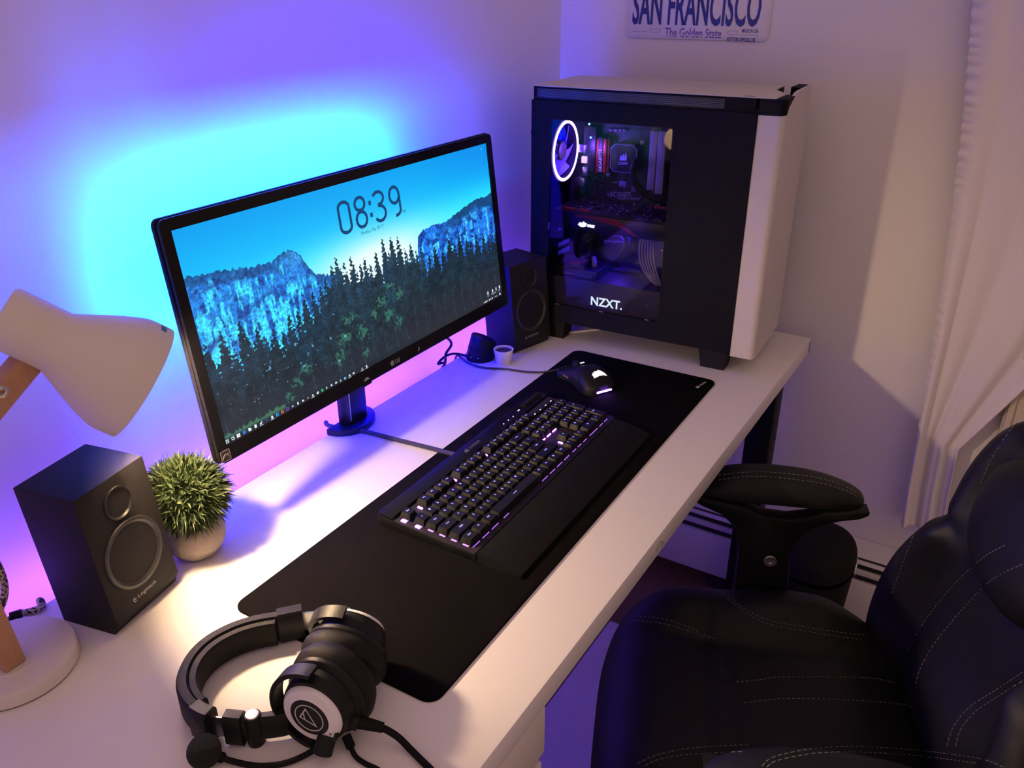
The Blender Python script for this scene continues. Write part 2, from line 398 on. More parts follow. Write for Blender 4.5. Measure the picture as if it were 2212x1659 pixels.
img = mixc(img, (5, 160, 242), sm(Vv, 215, 290) * 0.9)
img = mixc(img, (0, 140, 238), sm(U - 0.0 * Vv, 420, 690) * sm(Vv, 190, 285) * 0.8)
hz = sm(-(Vv + 0.0 * U), -235, -165)
img = mixc(img, (56, 246, 255), hz)
gl = np.exp(-(((U - 345) / 150) ** 2 + ((Vv - 150) / 48) ** 2)); img = mixc(img, (235, 255, 255), np.clip(gl * 1.25, 0, 1))
jag = (fbm(160, 1, 5, 3) - 0.5)
def poly_y(pts): return np.interp(U[0], [p[0] for p in pts], [p[1] for p in pts])
def ridge(pts, amp, seed): return poly_y(pts)[None, :] + amp * (vnoise(190, 1, seed)[0] - 0.4)[None, :]
streak = fbm(120, 12, 21, 4); cr = fbm(64, 40, 31, 4); diag = fbm(30, 60, 77, 3)
mL = [(0, 226), (32, 222), (62, 218), (101, 211), (141, 208), (155, 213), (170, 216), (180, 214), (191, 203), (203, 182), (215, 169), (245, 160), (300, 150)]
a = (Vv < ridge(mL, 5.0, 3)).astype(float) * (U < 262)
depth = poly_y(mL)[None, :] - Vv
rock = np.ones((NY, NX, 3)) * np.array((36, 118, 205.0))
rock = mixc(rock, (60, 205, 255), sm(streak * 0.65 + cr * 0.35 + 0.0022 * depth, 0.56, 0.72))
rock = mixc(rock, (24, 74, 150), sm(cr * 0.55 + (1 - streak) * 0.45, 0.56, 0.66))
rock = mixc(rock, (28, 80, 140), (1 - sm(depth + 16 * (cr - .5), 6, 18)) * 0.9)
dome = np.exp(-(((U - 178) / 22) ** 2 + ((Vv - 205) / 14) ** 2)); rock = mixc(rock, (56, 150, 225), np.clip(dome * 1.3, 0, 1) * (depth > 1.5) * 0.75)
band = np.exp(-((Vv - (150 + 0.38 * (U - 60) - 0.0012 * (U - 60) ** 2)) / 6.0) ** 2) * (cr > 0.46); rock = mixc(rock, (26, 70, 150), band * 0.75)
ledge = np.exp(-((Vv - 205 + 0.0006 * (U - 60) ** 2) / 3.5) ** 2) * (U < 112) * (cr > .42); rock = mixc(rock, (30, 66, 130), ledge * 0.8)
fine = fbm(230, 120, 91, 3); ridg = 1 - np.abs(2 * fbm(80, 34, 97, 3) - 1) ** .6
rock = rock * (0.62 + 0.75 * fine + 0.35 * (ridg - .3))[..., None]
img = img * (1 - a[..., None]) + np.clip(rock, 0, 255) * a[..., None]
mR = [(440, 100), (443, 145), (449, 168), (464, 175), (498, 177), (523, 174), (557, 181), (588, 187), (621, 193), (654, 192), (673, 195)]
a = ((Vv < ridge(mR, 2.5, 13)) & (U > 442)).astype(float); depth = poly_y(mR)[None, :] - Vv
rock = np.ones((NY, NX, 3)) * np.array((30, 110, 215.0))
rock = mixc(rock, (70, 190, 255), sm(streak * 0.7 + cr * .3, 0.52, 0.68) * sm(depth, 8, 22))
rock = mixc(rock, (20, 66, 150), sm(1 - cr, 0.50, 0.64))
rock = rock * (0.62 + 0.75 * fine + 0.35 * (ridg - .3))[..., None]
rock = mixc(rock, (22, 70, 120), sm(U, 505, 560) * (1 - sm(depth + 22 * (cr - .5), 10, 26)) * 0.9)
img = img * (1 - a[..., None]) + rock * a[..., None]
# trees
leaf = fbm(150, 46, 41, 3); leaf2 = fbm(90, 90, 51, 3); leaf3 = fbm(170, 120, 45, 2) * .6 + vnoise(60, 30, 46) * .4
def tree(img, u, tip, slope, col, seed, dens=1.0):
    d = tip - Vv
    saw = 0.72 + 0.28 * np.abs(((d / 6.5 + seed * 0.37) % 1.0) * 2 - 1)
    wd = np.clip(d, 0, None) ** 0.80 * slope * 2.9 * saw + (leaf - 0.5) * 6 * sm(d, 2, 14)
    al = ((np.abs(U - u + 1.2 * np.sin(d * .9 + seed)) < wd + 0.5) & (d > 0)).astype(float) * (leaf2 < 0.66 + 0.3 * sm(d, 14, 40))
    c = np.array(col)[None, None, :] * (0.70 + 0.75 * (leaf3 - 0.30))[..., None]
    return img * (1 - al[..., None] * dens) + c * al[..., None] * dens
back = [(245, 175), (256, 184), (270, 173), (286, 178), (304, 161), (315, 169), (326, 155), (342, 170), (361, 186), (381, 184), (397, 180), (426, 162), (451, 151), (411, 158), (372, 165), (336, 150), (295, 152), (262, 166), (438, 148)]
mid = [(7, 139), (33, 148), (65, 151), (70, 132), (90, 132), (100, 117), (117, 121), (148, 132), (181, 150), (199, 149), (48, 118), (82, 116), (132, 112), (165, 132), (215, 152), (228, 160), (20, 112), (238, 150)]
right = [(488, 144), (528, 148), (558, 144), (610, 135), (661, 127), (470, 132), (508, 132), (543, 134), (580, 132), (592, 126), (632, 128), (647, 118), (672, 122)]
r2 = np.random.default_rng(3)
for k, (u, t) in enumerate(back): img = tree(img, u, t, 0.155, (38, 74, 98), k)
for k in range(26): img = tree(img, 240 + r2.random() * 215, 122 + r2.random() * 24, 0.19, (36, 62, 80), k + 40)
for k, (u, t) in enumerate(mid): img = tree(img, u, t, 0.17, (32, 62, 84), k + 7)
for k, (u, t) in enumerate(right): img = tree(img, u, t, 0.20, (30, 54, 70), k + 3)
for k in range(70): img = tree(img, r2.random() * 680 - 4, 62 + r2.random() * 52 * (0.75 + 0.25 * r2.random()), 0.21, (34, 56, 70), k + 90)
for k in range(60): img = tree(img, r2.random() * 680 - 4, 30 + r2.random() * 50, 0.24, (34, 50, 64), k + 150)
g = sm(-Vv, -64, -4); img = mixc(img, (46, 52, 64), g * 0.55 * (U > -1)); img = mixc(img, (44, 44, 54), sm(U, 250, 520) * sm(-Vv, -90, -20) * 0.5)
trunk = (np.abs(((U + 4 * np.sin(Vv * .05)) % 27) - 12) < 0.6) & (leaf2 > 0.5) & (Vv < 60); img = mixc(img, (86, 110, 116), trunk * 0.5)
bl = np.zeros((NY, NX)); bs = np.random.default_rng(8)
for (cu_, cv_, ru, rv) in ((262, 86, 24, 16), (245, 62, 22, 18), (228, 40, 18, 20), (285, 60, 18, 26), (286, 24, 14, 12), (160, 46, 18, 14), (140, 32, 16, 12), (120, 18, 12, 14), (340, 92, 20, 14), (362, 108, 18, 12), (380, 90, 16, 14), (350, 66, 18, 20), (372, 50, 14, 18), (318, 78, 12, 16)):
    bl = np.maximum(bl, np.exp(-(((U - cu_) / ru) ** 2 + ((Vv - cv_) / rv) ** 2) * 1.1))
lf = fbm(180, 78, 61, 3); img = mixc(img, (62, 126, 104), sm(bl * 0.62 + lf * 0.80, 0.74, 1.08) * 0.8); img = mixc(img, (22, 44, 52), sm(bl, .35, .7) * sm(1 - lf, 0.55, 0.68) * 0.6)
gr = sm(-(Vv - 7 - 7 * vnoise(200, 1, 71)), -3, 0) * (U < 110) * (1 - sm(-Vv, -6, -5)); img = mixc(img, (74, 132, 104), gr * 0.8)
spk = (leaf2 > 0.74) & (lf > 0.62) & (Vv < 130) & (Vv > 30) & (U < 250); img = mixc(img, (110, 190, 230), spk * 0.8)
img = mixc(img, (30, 38, 48), (Vv < 7.2) * 0.45 * (U < 400)); img = mixc(img, (44, 44, 54), (Vv < 7.2) * 0.45 * (U >= 400))
# task bar and desktop icons
def blob(u, v, w, h, c, hole=0.0, rnd=True):
    global img
    q = ((U - u) / (w / 2)) ** 2 + ((Vv - v) / (h / 2)) ** 2 if rnd else np.maximum(np.abs(U - u) / (w / 2), np.abs(Vv - v) / (h / 2))
    img = mixc(img, c, ((q <= 1) & (q >= hole)).astype(float))
WH = (240, 248, 255)
for i, j in ((-1, -1), (1, -1), (-1, 1), (1, 1)): blob(4.2 + i * 1.15, 3.4 + j * 1.15, 2.0, 2.0, WH, 0, False)
blob(13.6, 3.4, 5, 5, WH, 0.4); blob(23, 3.4, 5.2, 4.4, WH, 0.3, False); blob(33, 3.4, 4.8, 4.8, (40, 140, 250), 0.16)
blob(43, 3.3, 5, 3.8, WH, 0, False); blob(41.7, 5.2, 2.2, 1, WH, 0, False); blob(53, 3.2, 4.4, 4.2, WH, 0, False); blob(53, 5.6, 2.4, 1.2, WH, 0.3, False)
blob(62, 2.7, 2.4, 2.4, WH); blob(64, 4.3, 2.4, 2.4, WH, .3); blob(73, 3.4, 4.6, 3, (40, 80, 190), 0.3); blob(83, 3.5, 3.6, 4.4, WH)
blob(93, 3.4, 4.8, 4.8, (40, 170, 250), 0.45, False); blob(102.5, 3.4, 4.6, 4.6, (215, 120, 70), 0.45, False); blob(112, 3.4, 4.6, 4.6, (130, 90, 220), 0.45, False)
for k, u in enumerate((122, 132, 142, 152, 162, 172, 191, 201, 211, 221, 241, 250, 270, 280)):
    blob(u, 3.3, 3.0 + (k % 3) * .5, 2.8 + (k * 7 % 4) * .4, (225, 232, 238) if k not in (3,) else (230, 150, 130), 0.0 if k % 3 else 0.25)
blob(181.5, 3.3, 4, 4, (40, 220, 130), 0.2); blob(230.5, 3.3, 3.8, 3.8, (90, 205, 240), 0, False)
for u in (63, 83, 162, 241, 270, 280): blob(u, 0.6, 7, 0.7, (180, 200, 215), 0, False)
blob(627, 17, 5.5, 6.5, WH, 0.25); blob(643, 17, 4.2, 6, WH); blob(655, 17.2, 3.8, 6.2, WH, 0, False); blob(667, 17.2, 3.8, 6.2, WH, 0, False)
for u, w in ((627, 4), (646, 15), (665, 6)): blob(u, 11.3, w, 1.7, (150, 170, 180), 0, False)
blob(666, 3.6, 3.6, 4.0, WH, 0, False)
for k, u in enumerate((612, 617, 622, 629, 634, 639)): blob(u, 3.4, 2.4 + (k % 2), 2.2 + (k % 3) * .4, (215, 225, 232), 0, k % 2 == 0)
blob(652, 3.4, 9, 1.6, (200, 210, 218), 0, False); blob(657.5, 276, 1.3, 2.6, (150, 230, 255))
img = np.clip(img, 0, 255) / 255.0
linimg = np.where(img <= 0.04045, img / 12.92, ((img + 0.055) / 1.055) ** 2.4)
# mesh of the lit panel
gx, gy = np.meshgrid(np.linspace(0, AW, NX + 1), np.linspace(0, AH, NY + 1))
co = np.stack([gx.ravel(), np.zeros(gx.size), gy.ravel()], 1)
R3 = np.array(MM.to_3x3()); T3 = np.array(MM.translation); co = co @ R3.T + T3
idx = (np.arange(NY)[:, None] * (NX + 1) + np.arange(NX)[None, :]).ravel()
faces = np.stack([idx, idx + 1, idx + NX + 2, idx + NX + 1], 1)
me = bpy.data.meshes.new('screen'); me.vertices.add(len(co)); me.vertices.foreach_set('co', co.ravel().astype(np.float32))
me.loops.add(faces.size); me.loops.foreach_set('vertex_index', faces.ravel().astype(np.int32))
me.polygons.add(len(faces)); me.polygons.foreach_set('loop_start', (np.arange(len(faces)) * 4).astype(np.int32))
me.polygons.foreach_set('loop_total', np.full(len(faces), 4, np.int32)); me.update(calc_edges=True)
ca = me.attributes.new('picture', 'FLOAT_COLOR', 'CORNER')
cc = np.ones((len(faces), 4, 4), np.float32); cc[:, :, :3] = linimg.reshape(-1, 1, 3); ca.data.foreach_set('color', cc.ravel())
sm_ = bpy.data.materials.new('screen_picture'); sm_.use_nodes = True; nt = sm_.node_tree; pb = nt.nodes['Principled BSDF']
pb.inputs['Base Color'].default_value = (0.01, 0.01, 0.012, 1); pb.inputs['Roughness'].default_value = 0.35; pb.inputs['Specular IOR Level'].default_value = 0.2
an = nt.nodes.new('ShaderNodeAttribute'); an.attribute_name = 'picture'
nt.links.new(an.outputs['Color'], pb.inputs['Emission Color']); pb.inputs['Emission Strength'].default_value = 1.0
scr = link('screen', me, sm_, mon)
clock_mat = mat('clock_text', (0, 0, 0), 0.6, emit=lin(14, 66, 118), es=1.0)
date_mat = mat('date_text', (0, 0, 0), 0.6, emit=lin(18, 110, 150), es=1.0)
def stext(body, u0, u1, v0, v1, m, bold=0.0, dd=0.0004): text_mesh(body, (u1 - u0) / 1000, (v1 - v0) / 1000, 0, MM @ FR @ Matrix.Translation((u0 / 1000, v0 / 1000, dd)), 0, bold).obj('screen_text', m, scr, False)
# clock numerals drawn as rounded strokes
def stroke(paths, u0, w, r=2.5):
    b = MB()
    for pth in paths:
        P = [Vector((u0 + p[0] * w, 211 + p[1] * 48.0, 0)) for p in pth]
        L = []; Rr = []
        for i, p in enumerate(P):
            t = (P[min(i + 1, len(P) - 1)] - P[max(i - 1, 0)]).normalized(); nrm = Vector((-t.y, t.x, 0))
            L.append(p + nrm * r); Rr.append(p - nrm * r)
        n = len(P); vs = [(v.x / 1000, v.y / 1000, 0.0004) for v in L + Rr]
        b.add(vs, [(i, n + i, n + i + 1, i + 1) for i in range(n - 1)], MM @ FR)
    b.obj('clock_numeral', clock_mat, scr, False)
def arc(cx, cy, rx, ry, a0, a1, n=14): return [(cx + rx * math.cos(math.radians(a0 + (a1 - a0) * k / n)), cy + ry * math.sin(math.radians(a0 + (a1 - a0) * k / n))) for k in range(n + 1)]
zero = [arc(.5, .79, .42, .17, 0, 180) + arc(.5, .21, .42, .17, 180, 360) + [(.92, .79)]]
eight = [arc(.5, .76, .40, .20, -90, 270), arc(.5, .28, .42, .24, -90, 270)]
three = [arc(.42, .76, .45, .20, 150, -80) + [(.35, .555)], [(.35, .535)] + arc(.45, .28, .47, .24, 80, -150)]
nine = [arc(.5, .70, .42, .26, -10, 350, 24), [(.92, .72), (.92, .25)] + arc(.5, .22, .42, .18, 0, -100)]
stroke(zero, 276, 27); stroke(eight, 311, 27); stroke(three, 355, 27); stroke(nine, 391, 27)
for v in (223, 241): MB().prism([(344.0 / 1000, v / 1000), (349.5 / 1000, v / 1000), (349.5 / 1000, (v + 6.5) / 1000), (344 / 1000, (v + 6.5) / 1000)], 0.0003, 0.00045, MM @ FR).obj('clock_colon', clock_mat, scr, False)
stext('PM', 419.5, 428, 212.5, 217.5, date_mat); stext("Monday, May 08 '17", 318, 370, 200, 207.5, date_mat)
# chin marks
grey_print = mat('grey_print', (0.30, 0.30, 0.32), 0.5)
text_mesh('LG', 0.011, 0.0075, 0.0001, MM @ FR @ Matrix.Translation((0.344, -0.0165, 0.0026)), 0, 0.03).obj('brand_text', grey_print, mon, False)
MB().frame(circle(0.3365, -0.0128, 0.0045, 28), circle(0.3365, -0.0128, 0.0001, 28), 0.0025, 0.0027, MM @ FR).obj('brand_badge', grey_print, mon, False)
st = MB(); st.frame(rrect(-0.0125, 0.0025, -0.0205, -0.0048, 0.0006), rrect(-0.0117, 0.0017, -0.0197, -0.0056, 0.0006), 0.0025, 0.0028, MM @ FR)
stk = MB().prism(rrect(-0.0122, 0.0022, -0.0202, -0.0051, 0.0006), 0.0025, 0.00265, MM @ FR).obj('energy_sticker', mat('sticker_dark', (0.035, 0.028, 0.03), 0.5), mon, False)
st.tube([MM @ FR @ Vector((-0.0108 + 0.0116 * t, -0.0165 + 0.0062 * math.sin(t * PI), 0.0027)) for t in np.linspace(0, 1, 12)], 0.0004, 5)
st.tube([MM @ FR @ Vector((-0.0095 + 0.009 * t, -0.0150 + 0.0045 * t + 0.001 * math.sin(t * 6), 0.0027)) for t in np.linspace(0, 1, 12)], 0.0003, 5)
st.obj('sticker_print', mat('sticker_light', (0.20, 0.18, 0.19), 0.5), stk, False)
MB().prism(rrect(0.262, 0.284, -0.0262, -0.0205, 0.0025), -0.006, 0.002, MM @ FR, 0.001).obj('joystick_button', bez, mon)
MB().prism([(0.2665, -0.017), (0.2795, -0.017), (0.2755, -0.0125), (0.2705, -0.0125)], 0.0025, 0.0029, MM @ FR).obj('power_mark', grey_print, mon, False)
MB().prism([(0.4035, -0.0165), (0.4055, -0.0165), (0.4085, -0.0105), (0.4065, -0.0105)], 0.0025, 0.0029, MM @ FR).obj('print_mark', grey_print, mon, False)
# stand
semi = [(0.052 * math.cos(a), 0.016 + 0.046 * math.sin(a)) for a in np.linspace(PI, 2 * PI, 30)]
MB().prism(semi, 0.0, 0.012, None, 0.002).obj('stand_base', black_gloss, mon)
nk = MB(); nk.prism([(-0.027, 0.010), (0.027, 0.010), (0.022, -0.012), (-0.022, -0.012)], 0.0118, 0.155, None, 0.002)
nk.box(-0.03, 0.03, -0.052, 0.004, 0.150, 0.215, 0.004)
nk.obj('stand_neck', black_gloss, mon)
MB().box(-0.0205, -0.0185, -0.0128, -0.0120, 0.02, 0.13).obj('neck_trim', steel, mon, False)
# led strips on the back of the monitor
mled = mat('monitor_led_glow', (0.8, 0.8, 0.8), 0.5, emit=MONITOR_LED[0], es=MONITOR_LED[1])
def mstrip(u0, u1, v0, v1, W_=0.0065, dw_=-0.0375):
    n = max(1, int(max(u1 - u0, v1 - v0) / 0.05))
    ch_ = MB(); hz_ = u1 - u0 > v1 - v0
    for sd in (0, 1):
        if hz_: q = (u0 - .004, u1 + .004, v0 - W_ if sd == 0 else v1 + W_ - .001, v0 - W_ + .001 if sd == 0 else v1 + W_)
        else: q = (u0 - W_ if sd == 0 else u1 + W_ - .001, u0 - W_ + .001 if sd == 0 else u1 + W_, v0 - .004, v1 + .004)
        ch_.prism([(q[0], q[2]), (q[1], q[2]), (q[1], q[3]), (q[0], q[3])], dw_, -0.0236, MM @ FR)
    ch_.obj('glow_cutoff', black, mon, False)  # added side walls that cut the wall glow to a crisp edge
    s_ = MB().prism([(u0, v0), (u1, v0), (u1, v1), (u0, v1)], -0.0265, -0.0242, MM @ FR).obj('led_strip', MATS['strip_backing'], mon, False)
    for k in range(n):
        if u1 - u0 > v1 - v0: a0 = u0 + (u1 - u0) * (k + .15) / n; a1 = u0 + (u1 - u0) * (k + .85) / n; P = [(a0, v0 + .001), (a1, v0 + .001), (a1, v1 - .001), (a0, v1 - .001)]
        else: a0 = v0 + (v1 - v0) * (k + .15) / n; a1 = v0 + (v1 - v0) * (k + .85) / n; P = [(u0 + .001, a0), (u1 - .001, a0), (u1 - .001, a1), (u0 + .001, a1)]
        MB().prism(P, -0.029, -0.0267, MM @ FR).obj('led_chip', mled, s_, False)
bspill = mat('blue_spill_glow', (0.8, 0.8, 0.8), 0.5, emit=BLUE_SPILL[0], es=BLUE_SPILL[1])
for (u0, u1, v) in ((0.24, AW - 0.06, AH - 0.075), (0.13, AW - 0.06, 0.030), (0.40, AW - 0.06, 0.12)):  # strips added only to spread blue over wall and room
    s_ = MB().prism([(u0, v), (u1, v), (u1, v + .008), (u0, v + .008)], -0.0590, -0.0555, MM @ FR).obj('led_strip', MATS['strip_backing'], mon, False)
    for a0 in np.arange(u0 + .005, u1 - .02, 0.05): MB().prism([(a0, v + .001), (a0 + .03, v + .001), (a0 + .03, v + .007), (a0, v + .007)], -0.0620, -0.0589, MM @ FR).obj('led_chip', bspill, s_, False)
mstrip(0.06, AW - 0.135, AH - 0.035, AH - 0.025, 0.0090); mstrip(0.045, 0.055, 0.13, AH - 0.04, 0.0050, -0.0395)
# ------------------------------------------------------------------ desk mat
PADX, PADY, PADA = -1.2474, 0.084, 0.0156; PW, PD = 0.9275, 0.3028
pad = empty('desk_mat', (PADX, PADY, D), PADA); tag(pad, 'long black cloth desk mat under the keyboard and mouse', 'mouse pad')
MB().prism(rrect(0, PW, 0, PD, 0.017, 8), 0.0002, 0.003, None, 0.0006).obj('mat_cloth', mat('pad_cloth', (0.0042, 0.0038, 0.0045), 0.95, noise=0.25, scale=25, bump=0.3, bscale=1500, spec=0.02), pad)
silver_print = mat('silver_print', (0.42, 0.40, 0.43), 0.5)
li = inv(pad)
lp = li @ at(1507, 838, 0.003); lq = li @ at(1526, 826, 0.003)
def sails(b, M, s):          # a row of three swept sails
    for k, (x, h) in enumerate(((0, .72), (.30, .88), (.62, 1.0))):
        b.add([(s * (x + .02), 0, 0), (s * (x + .34), s * .06, 0), (s * (x + .36), s * h * .55, 0), (s * (x + .22), s * h, 0), (s * (x + .10), s * h * .60, 0)], [(0, 1, 2, 3, 4)], M)
    return b
lx = (lq - lp); L_ = lx.length
Mp = basis((lp.x, lp.y, 0.00312), (lx.x, lx.y, 0), (-lx.y, lx.x, 0))
b = text_mesh('CORSAIR', L_ * 0.78, 0.0045, 0, Mp @ Matrix.Translation((0.0085, 0, 0)), 0, 0.02); sails(b, Mp @ Matrix.Translation((-0.002, -0.0015, 0)), 0.009)
b.obj('mat_logo', silver_print, pad, False)

# ------------------------------------------------------------------ keyboard
kb = empty('keyboard', (-1.0166, 0.1934, D + 0.003), 0.0176); tag(kb, 'black mechanical keyboard with violet backlight and wrist rest on the desk mat', 'keyboard')
KT = Matrix.Translation((0, 0, 0.0115)) @ Matrix.Rotation(0.0495, 4, 'X')
Uk = 0.01905
MB().prism([(-0.014, -0.0115), (0.1500, -0.0185), (0.1500, -0.0010), (-0.012, -0.0012)], -0.007, 0.4400, KT @ basis((0, 0, 0), (0, 1, 0), (0, 0, 1)), 0.0015).obj('case', black, kb)
plate_m = mat('anodised_plate', (0.035, 0.030, 0.045), 0.4, 0.3, noise=0.1, spec=0.2)
MB().box(-0.0062, 0.4392, -0.0095, 0.1235, -0.0011, 0.0004, 0, 2, KT).obj('top_plate', plate_m, kb, False)
MB().box(-0.007, 0.440, 0.1240, 0.1500, -0.0012, 0.0048, 0.0012, 2, KT).obj('rear_bezel', black, kb)
leg_m = mat('key_legend_glow', (0.3, 0.3, 0.4), 0.5, emit=(0.32, 0.26, 1.0), es=1.5)
spill_m = mat('key_spill_glow', (0.6, 0.5, 0.7), 0.5, emit=(0.60, 0.14, 1.0), es=6.0)
cap_m = mat('keycap_abs', (0.0065, 0.0065, 0.0075), 0.5, noise=0.15, spec=0.2)
KEYS = []
def row(v, items, u=0.0):
    for it in items:
        if isinstance(it, (int, float)): u += it; continue
        n, w = it if isinstance(it, tuple) else (it, 1.0)
        KEYS.append((n, u, v, w, 1.0)); u += w
row(5.25, ['Esc', 1.0, 'F1', 'F2', 'F3', 'F4', 0.5, 'F5', 'F6', 'F7', 'F8', 0.5, 'F9', 'F10', 'F11', 'F12', 0.25, 'Prt', 'Scr', 'Pau'])
row(4, list('`1234567890-=') + [('Bksp', 2.0), 0.25, 'Ins', 'Hm', 'PgU', 0.25, 'Num', '/', '*', '-'])
row(3, [('Tab', 1.5)] + list('QWERTYUIOP[]') + [('\\', 1.5), 0.25, 'Del', 'End', 'PgD', 0.25, '7', '8', '9'])
row(2, [('Caps', 1.75)] + list("ASDFGHJKL;'") + [('Enter', 2.25), 3.5, '4', '5', '6'])
row(1, [('Shift', 2.25)] + list('ZXCVBNM,./') + [('Shift', 2.75), 1.25, '^', 1.25, '1', '2', '3'])
row(0, [('Ctrl', 1.25), ('W', 1.25), ('Alt', 1.25), ('_', 6.25), ('Alt', 1.25), ('Fn', 1.25), ('M', 1.25), ('Ctrl', 1.25), 0.25, '<', 'v', '>', 0.25, ('0', 2.0), '.'])
KEYS += [('+', 21.5, 2, 1, 2), ('Ent', 21.5, 0, 1, 2)]
cap_cache = {}
def keycap(w, h):
    if (w, h) in cap_cache: return cap_cache[(w, h)]
    a, c = w * Uk - 0.0011, h * Uk - 0.0011; x0 = 0.00055; t = 0.0029; b = MB()
    lo = rrect(x0, x0 + a, x0, x0 + c, 0.0012, 2); hi = rrect(x0 + t, x0 + a - t, x0 + 0.0018, x0 + c - 0.0036 + 0.0018, 0.0018, 2); n = len(lo)
    hm_ = [(x * .5 + x2 * .5, y * .5 + y2 * .5) for (x, y), (x2, y2) in zip(lo, hi)]
    vs = [(x, y, 0.0040) for x, y in lo] + [(x, y, 0.0085) for x, y in hm_] + [(x, y, 0.0125) for x, y in hi]
    fs = [(k * n + i, k * n + (i + 1) % n, (k + 1) * n + (i + 1) % n, (k + 1) * n + i) for k in range(2) for i in range(n)] + [tuple(range(2 * n, 3 * n)), tuple(range(n - 1, -1, -1))]
    cap_cache[(w, h)] = b.add(vs, fs).mesh('keycap', True, 40); return cap_cache[(w, h)]
occ = {(round(v * 4), round((u + w) * 4)) for n, u, v, w, h in KEYS}
spill_bars = []; edge_bars = []  # glowing bars stand for key light spilled onto the plate
for n, u, v, w, h in KEYS:
    k = link('keycap', keycap(w, h), cap_m, kb); k.matrix_local = KT @ Matrix.Translation((u * Uk, v * Uk, 0))
    s = 0.0030 + 0.0011 * (len(n) - 1) if len(n) > 1 else 0.0028
    s = min(s, 0.0085); hh = 0.0034 if len(n) == 1 else 0.0026
    if n in '-_.,`\'': hh = 0.0009 if n in '-_' else 0.0016
    if n == '_': s = 0.009; 
    cx_ = (u + w / 2) * Uk; cy_ = (v + h) * Uk - 0.0085
    text_mesh(n, s, hh, 0, Matrix.Translation((w * Uk / 2 - s / 2, h * Uk - 0.0094 - (0 if h == 1 else .006), 0.01262)), 0, 0.02).obj('legend', leg_m, k, False)
    if (round(v * 4), round(u * 4)) not in occ and n not in ('Num', '7', '4', '1', '0', 'Tab', 'Caps', 'Shift', 'Ctrl', 'Prt', 'Ins', 'Del'):
        spill_bars.append((u * Uk - 0.0030, u * Uk - 0.0002, v * Uk + 0.0055, v * Uk + 0.0135))
    if u == 0: edge_bars.append((0.0012, 0.0040, v * Uk + 0.005, v * Uk + 0.014))
    if v == 0 and n != '_':
        edge_bars.append((u * Uk + 0.0035, u * Uk + w * Uk - 0.0035, -0.0012, -0.0004))
edge_bars += [(0.083, 0.096, -0.0012, -0.0004)]
spill_bars += [(u * Uk + 0.003, u * Uk + 0.015, 3 * Uk - 0.0026, 3 * Uk - 0.0006) for u in (15.25, 16.25, 17.25)]
for a0, a1, b0, b1 in spill_bars: MB().box(a0, a1, b0, b1, 0.0004, 0.0022, 0, 2, KT).obj('key_glow_bar', spill_m, kb, False)
fl_m = mat('key_edge_glow', (0.6, 0.5, 0.7), 0.5, emit=(0.45, 0.12, 1.0), es=1.0)
for a0, a1, b0, b1 in edge_bars: MB().box(a0, a1, b0, b1, 0.0004, 0.0014, 0, 2, KT).obj('key_glow_bar', fl_m, kb, False)
# media keys, volume roller, indicator lamps, brand print
for k in range(4):
    m_ = MB().box(0.3535 + k * Uk, 0.3535 + k * Uk + 0.0170, 0.1035, 0.1095, 0.0004, 0.0050, 0.001, 2, KT).obj('media_key', cap_m, kb)
    MB().box(0.3600 + k * Uk, 0.3635 + k * Uk, 0.1058, 0.1070, 0.00502, 0.0054, 0, 2, KT).obj('legend', mat('white_led', (.5, .5, .5), .5, emit=(1, .9, 1), es=2.0), m_, False)
MB().cyl(KT @ Vector((0.372, 0.1365, 0.0040)), KT @ Vector((0.428, 0.1365, 0.0040)), 0.0060, None, 24).obj('volume_roller', rubber, kb)
MB().box(0.355, 0.360, 0.1355, 0.1370, 0.0048, 0.0053, 0, 2, KT).obj('mute_lamp', MATS['white_led'], kb, False)
for k in range(3): MB().lathe([(0, 0.0052), (0.0009, 0.0052), (0.0012, 0.0046)], 12, KT @ Matrix.Translation((0.3025 + k * 0.0155, 0.1330, 0))).obj('indicator_lamp', MATS['white_led'], kb)
dim_print = mat('dim_print', (0.11, 0.11, 0.12), 0.5)
b = text_mesh('CORSAIR', 0.030, 0.0048, 0, KT @ Matrix.Translation((0.205, 0.1350, 0.00492)), 0, 0.02); sails(b, KT @ Matrix.Translation((0.191, 0.1335, 0.00492)), 0.010)
b.obj('brand_text', dim_print, kb, False)
wr = MB()
def wrist(a, t):
    v = -0.0150 - 0.066 * t + 0.012 * max(0.0, a - 0.94) / 0.06 * 0; z = 0.0155 - 0.0105 * t ** 1.6 + 0.002 * math.sin(t * PI)
    return (-0.008 + 0.432 * a, v, z)
wr.grid(wrist, 40, 12); wr.grid(lambda a, t: (wrist(a, t)[0], wrist(a, t)[1], 0.0005), 40, 12, None, True)
for s_ in (0, 1): wr.grid(lambda a, t, s_=s_: (wrist(s_, t)[0], wrist(s_, t)[1], wrist(s_, t)[2] * a + 0.0005 * (1 - a)), 1, 12)
for s_ in (0, 1): wr.grid(lambda a, t, s_=s_: (wrist(a, s_)[0], wrist(a, s_)[1], wrist(a, s_)[2] * t + 0.0005 * (1 - t)), 40, 1)
wr.obj('wrist_rest', mat('soft_touch', (0.0042, 0.0042, 0.0046), 0.7, bump=0.4, bscale=2500, spec=0.1), kb)
ki = inv(kb)
kc = [ki @ p for p in (at(1003, 985, 0.020), at(975, 980, 0.014), at(930, 968, 0.0045), at(850, 948, 0.0045), at(785, 931, 0.0045), at(742, 925, 0.0045), at(716, 921, 0.0045), at(706, 917, 0.0045), at(704, 912, 0.0045))]
MB().tube(kc, 0.0038, 10, 6).obj('cable', mat('braided_sleeve', (0.020, 0.018, 0.022), 0.7, bump=1.0, bscale=900), kb)

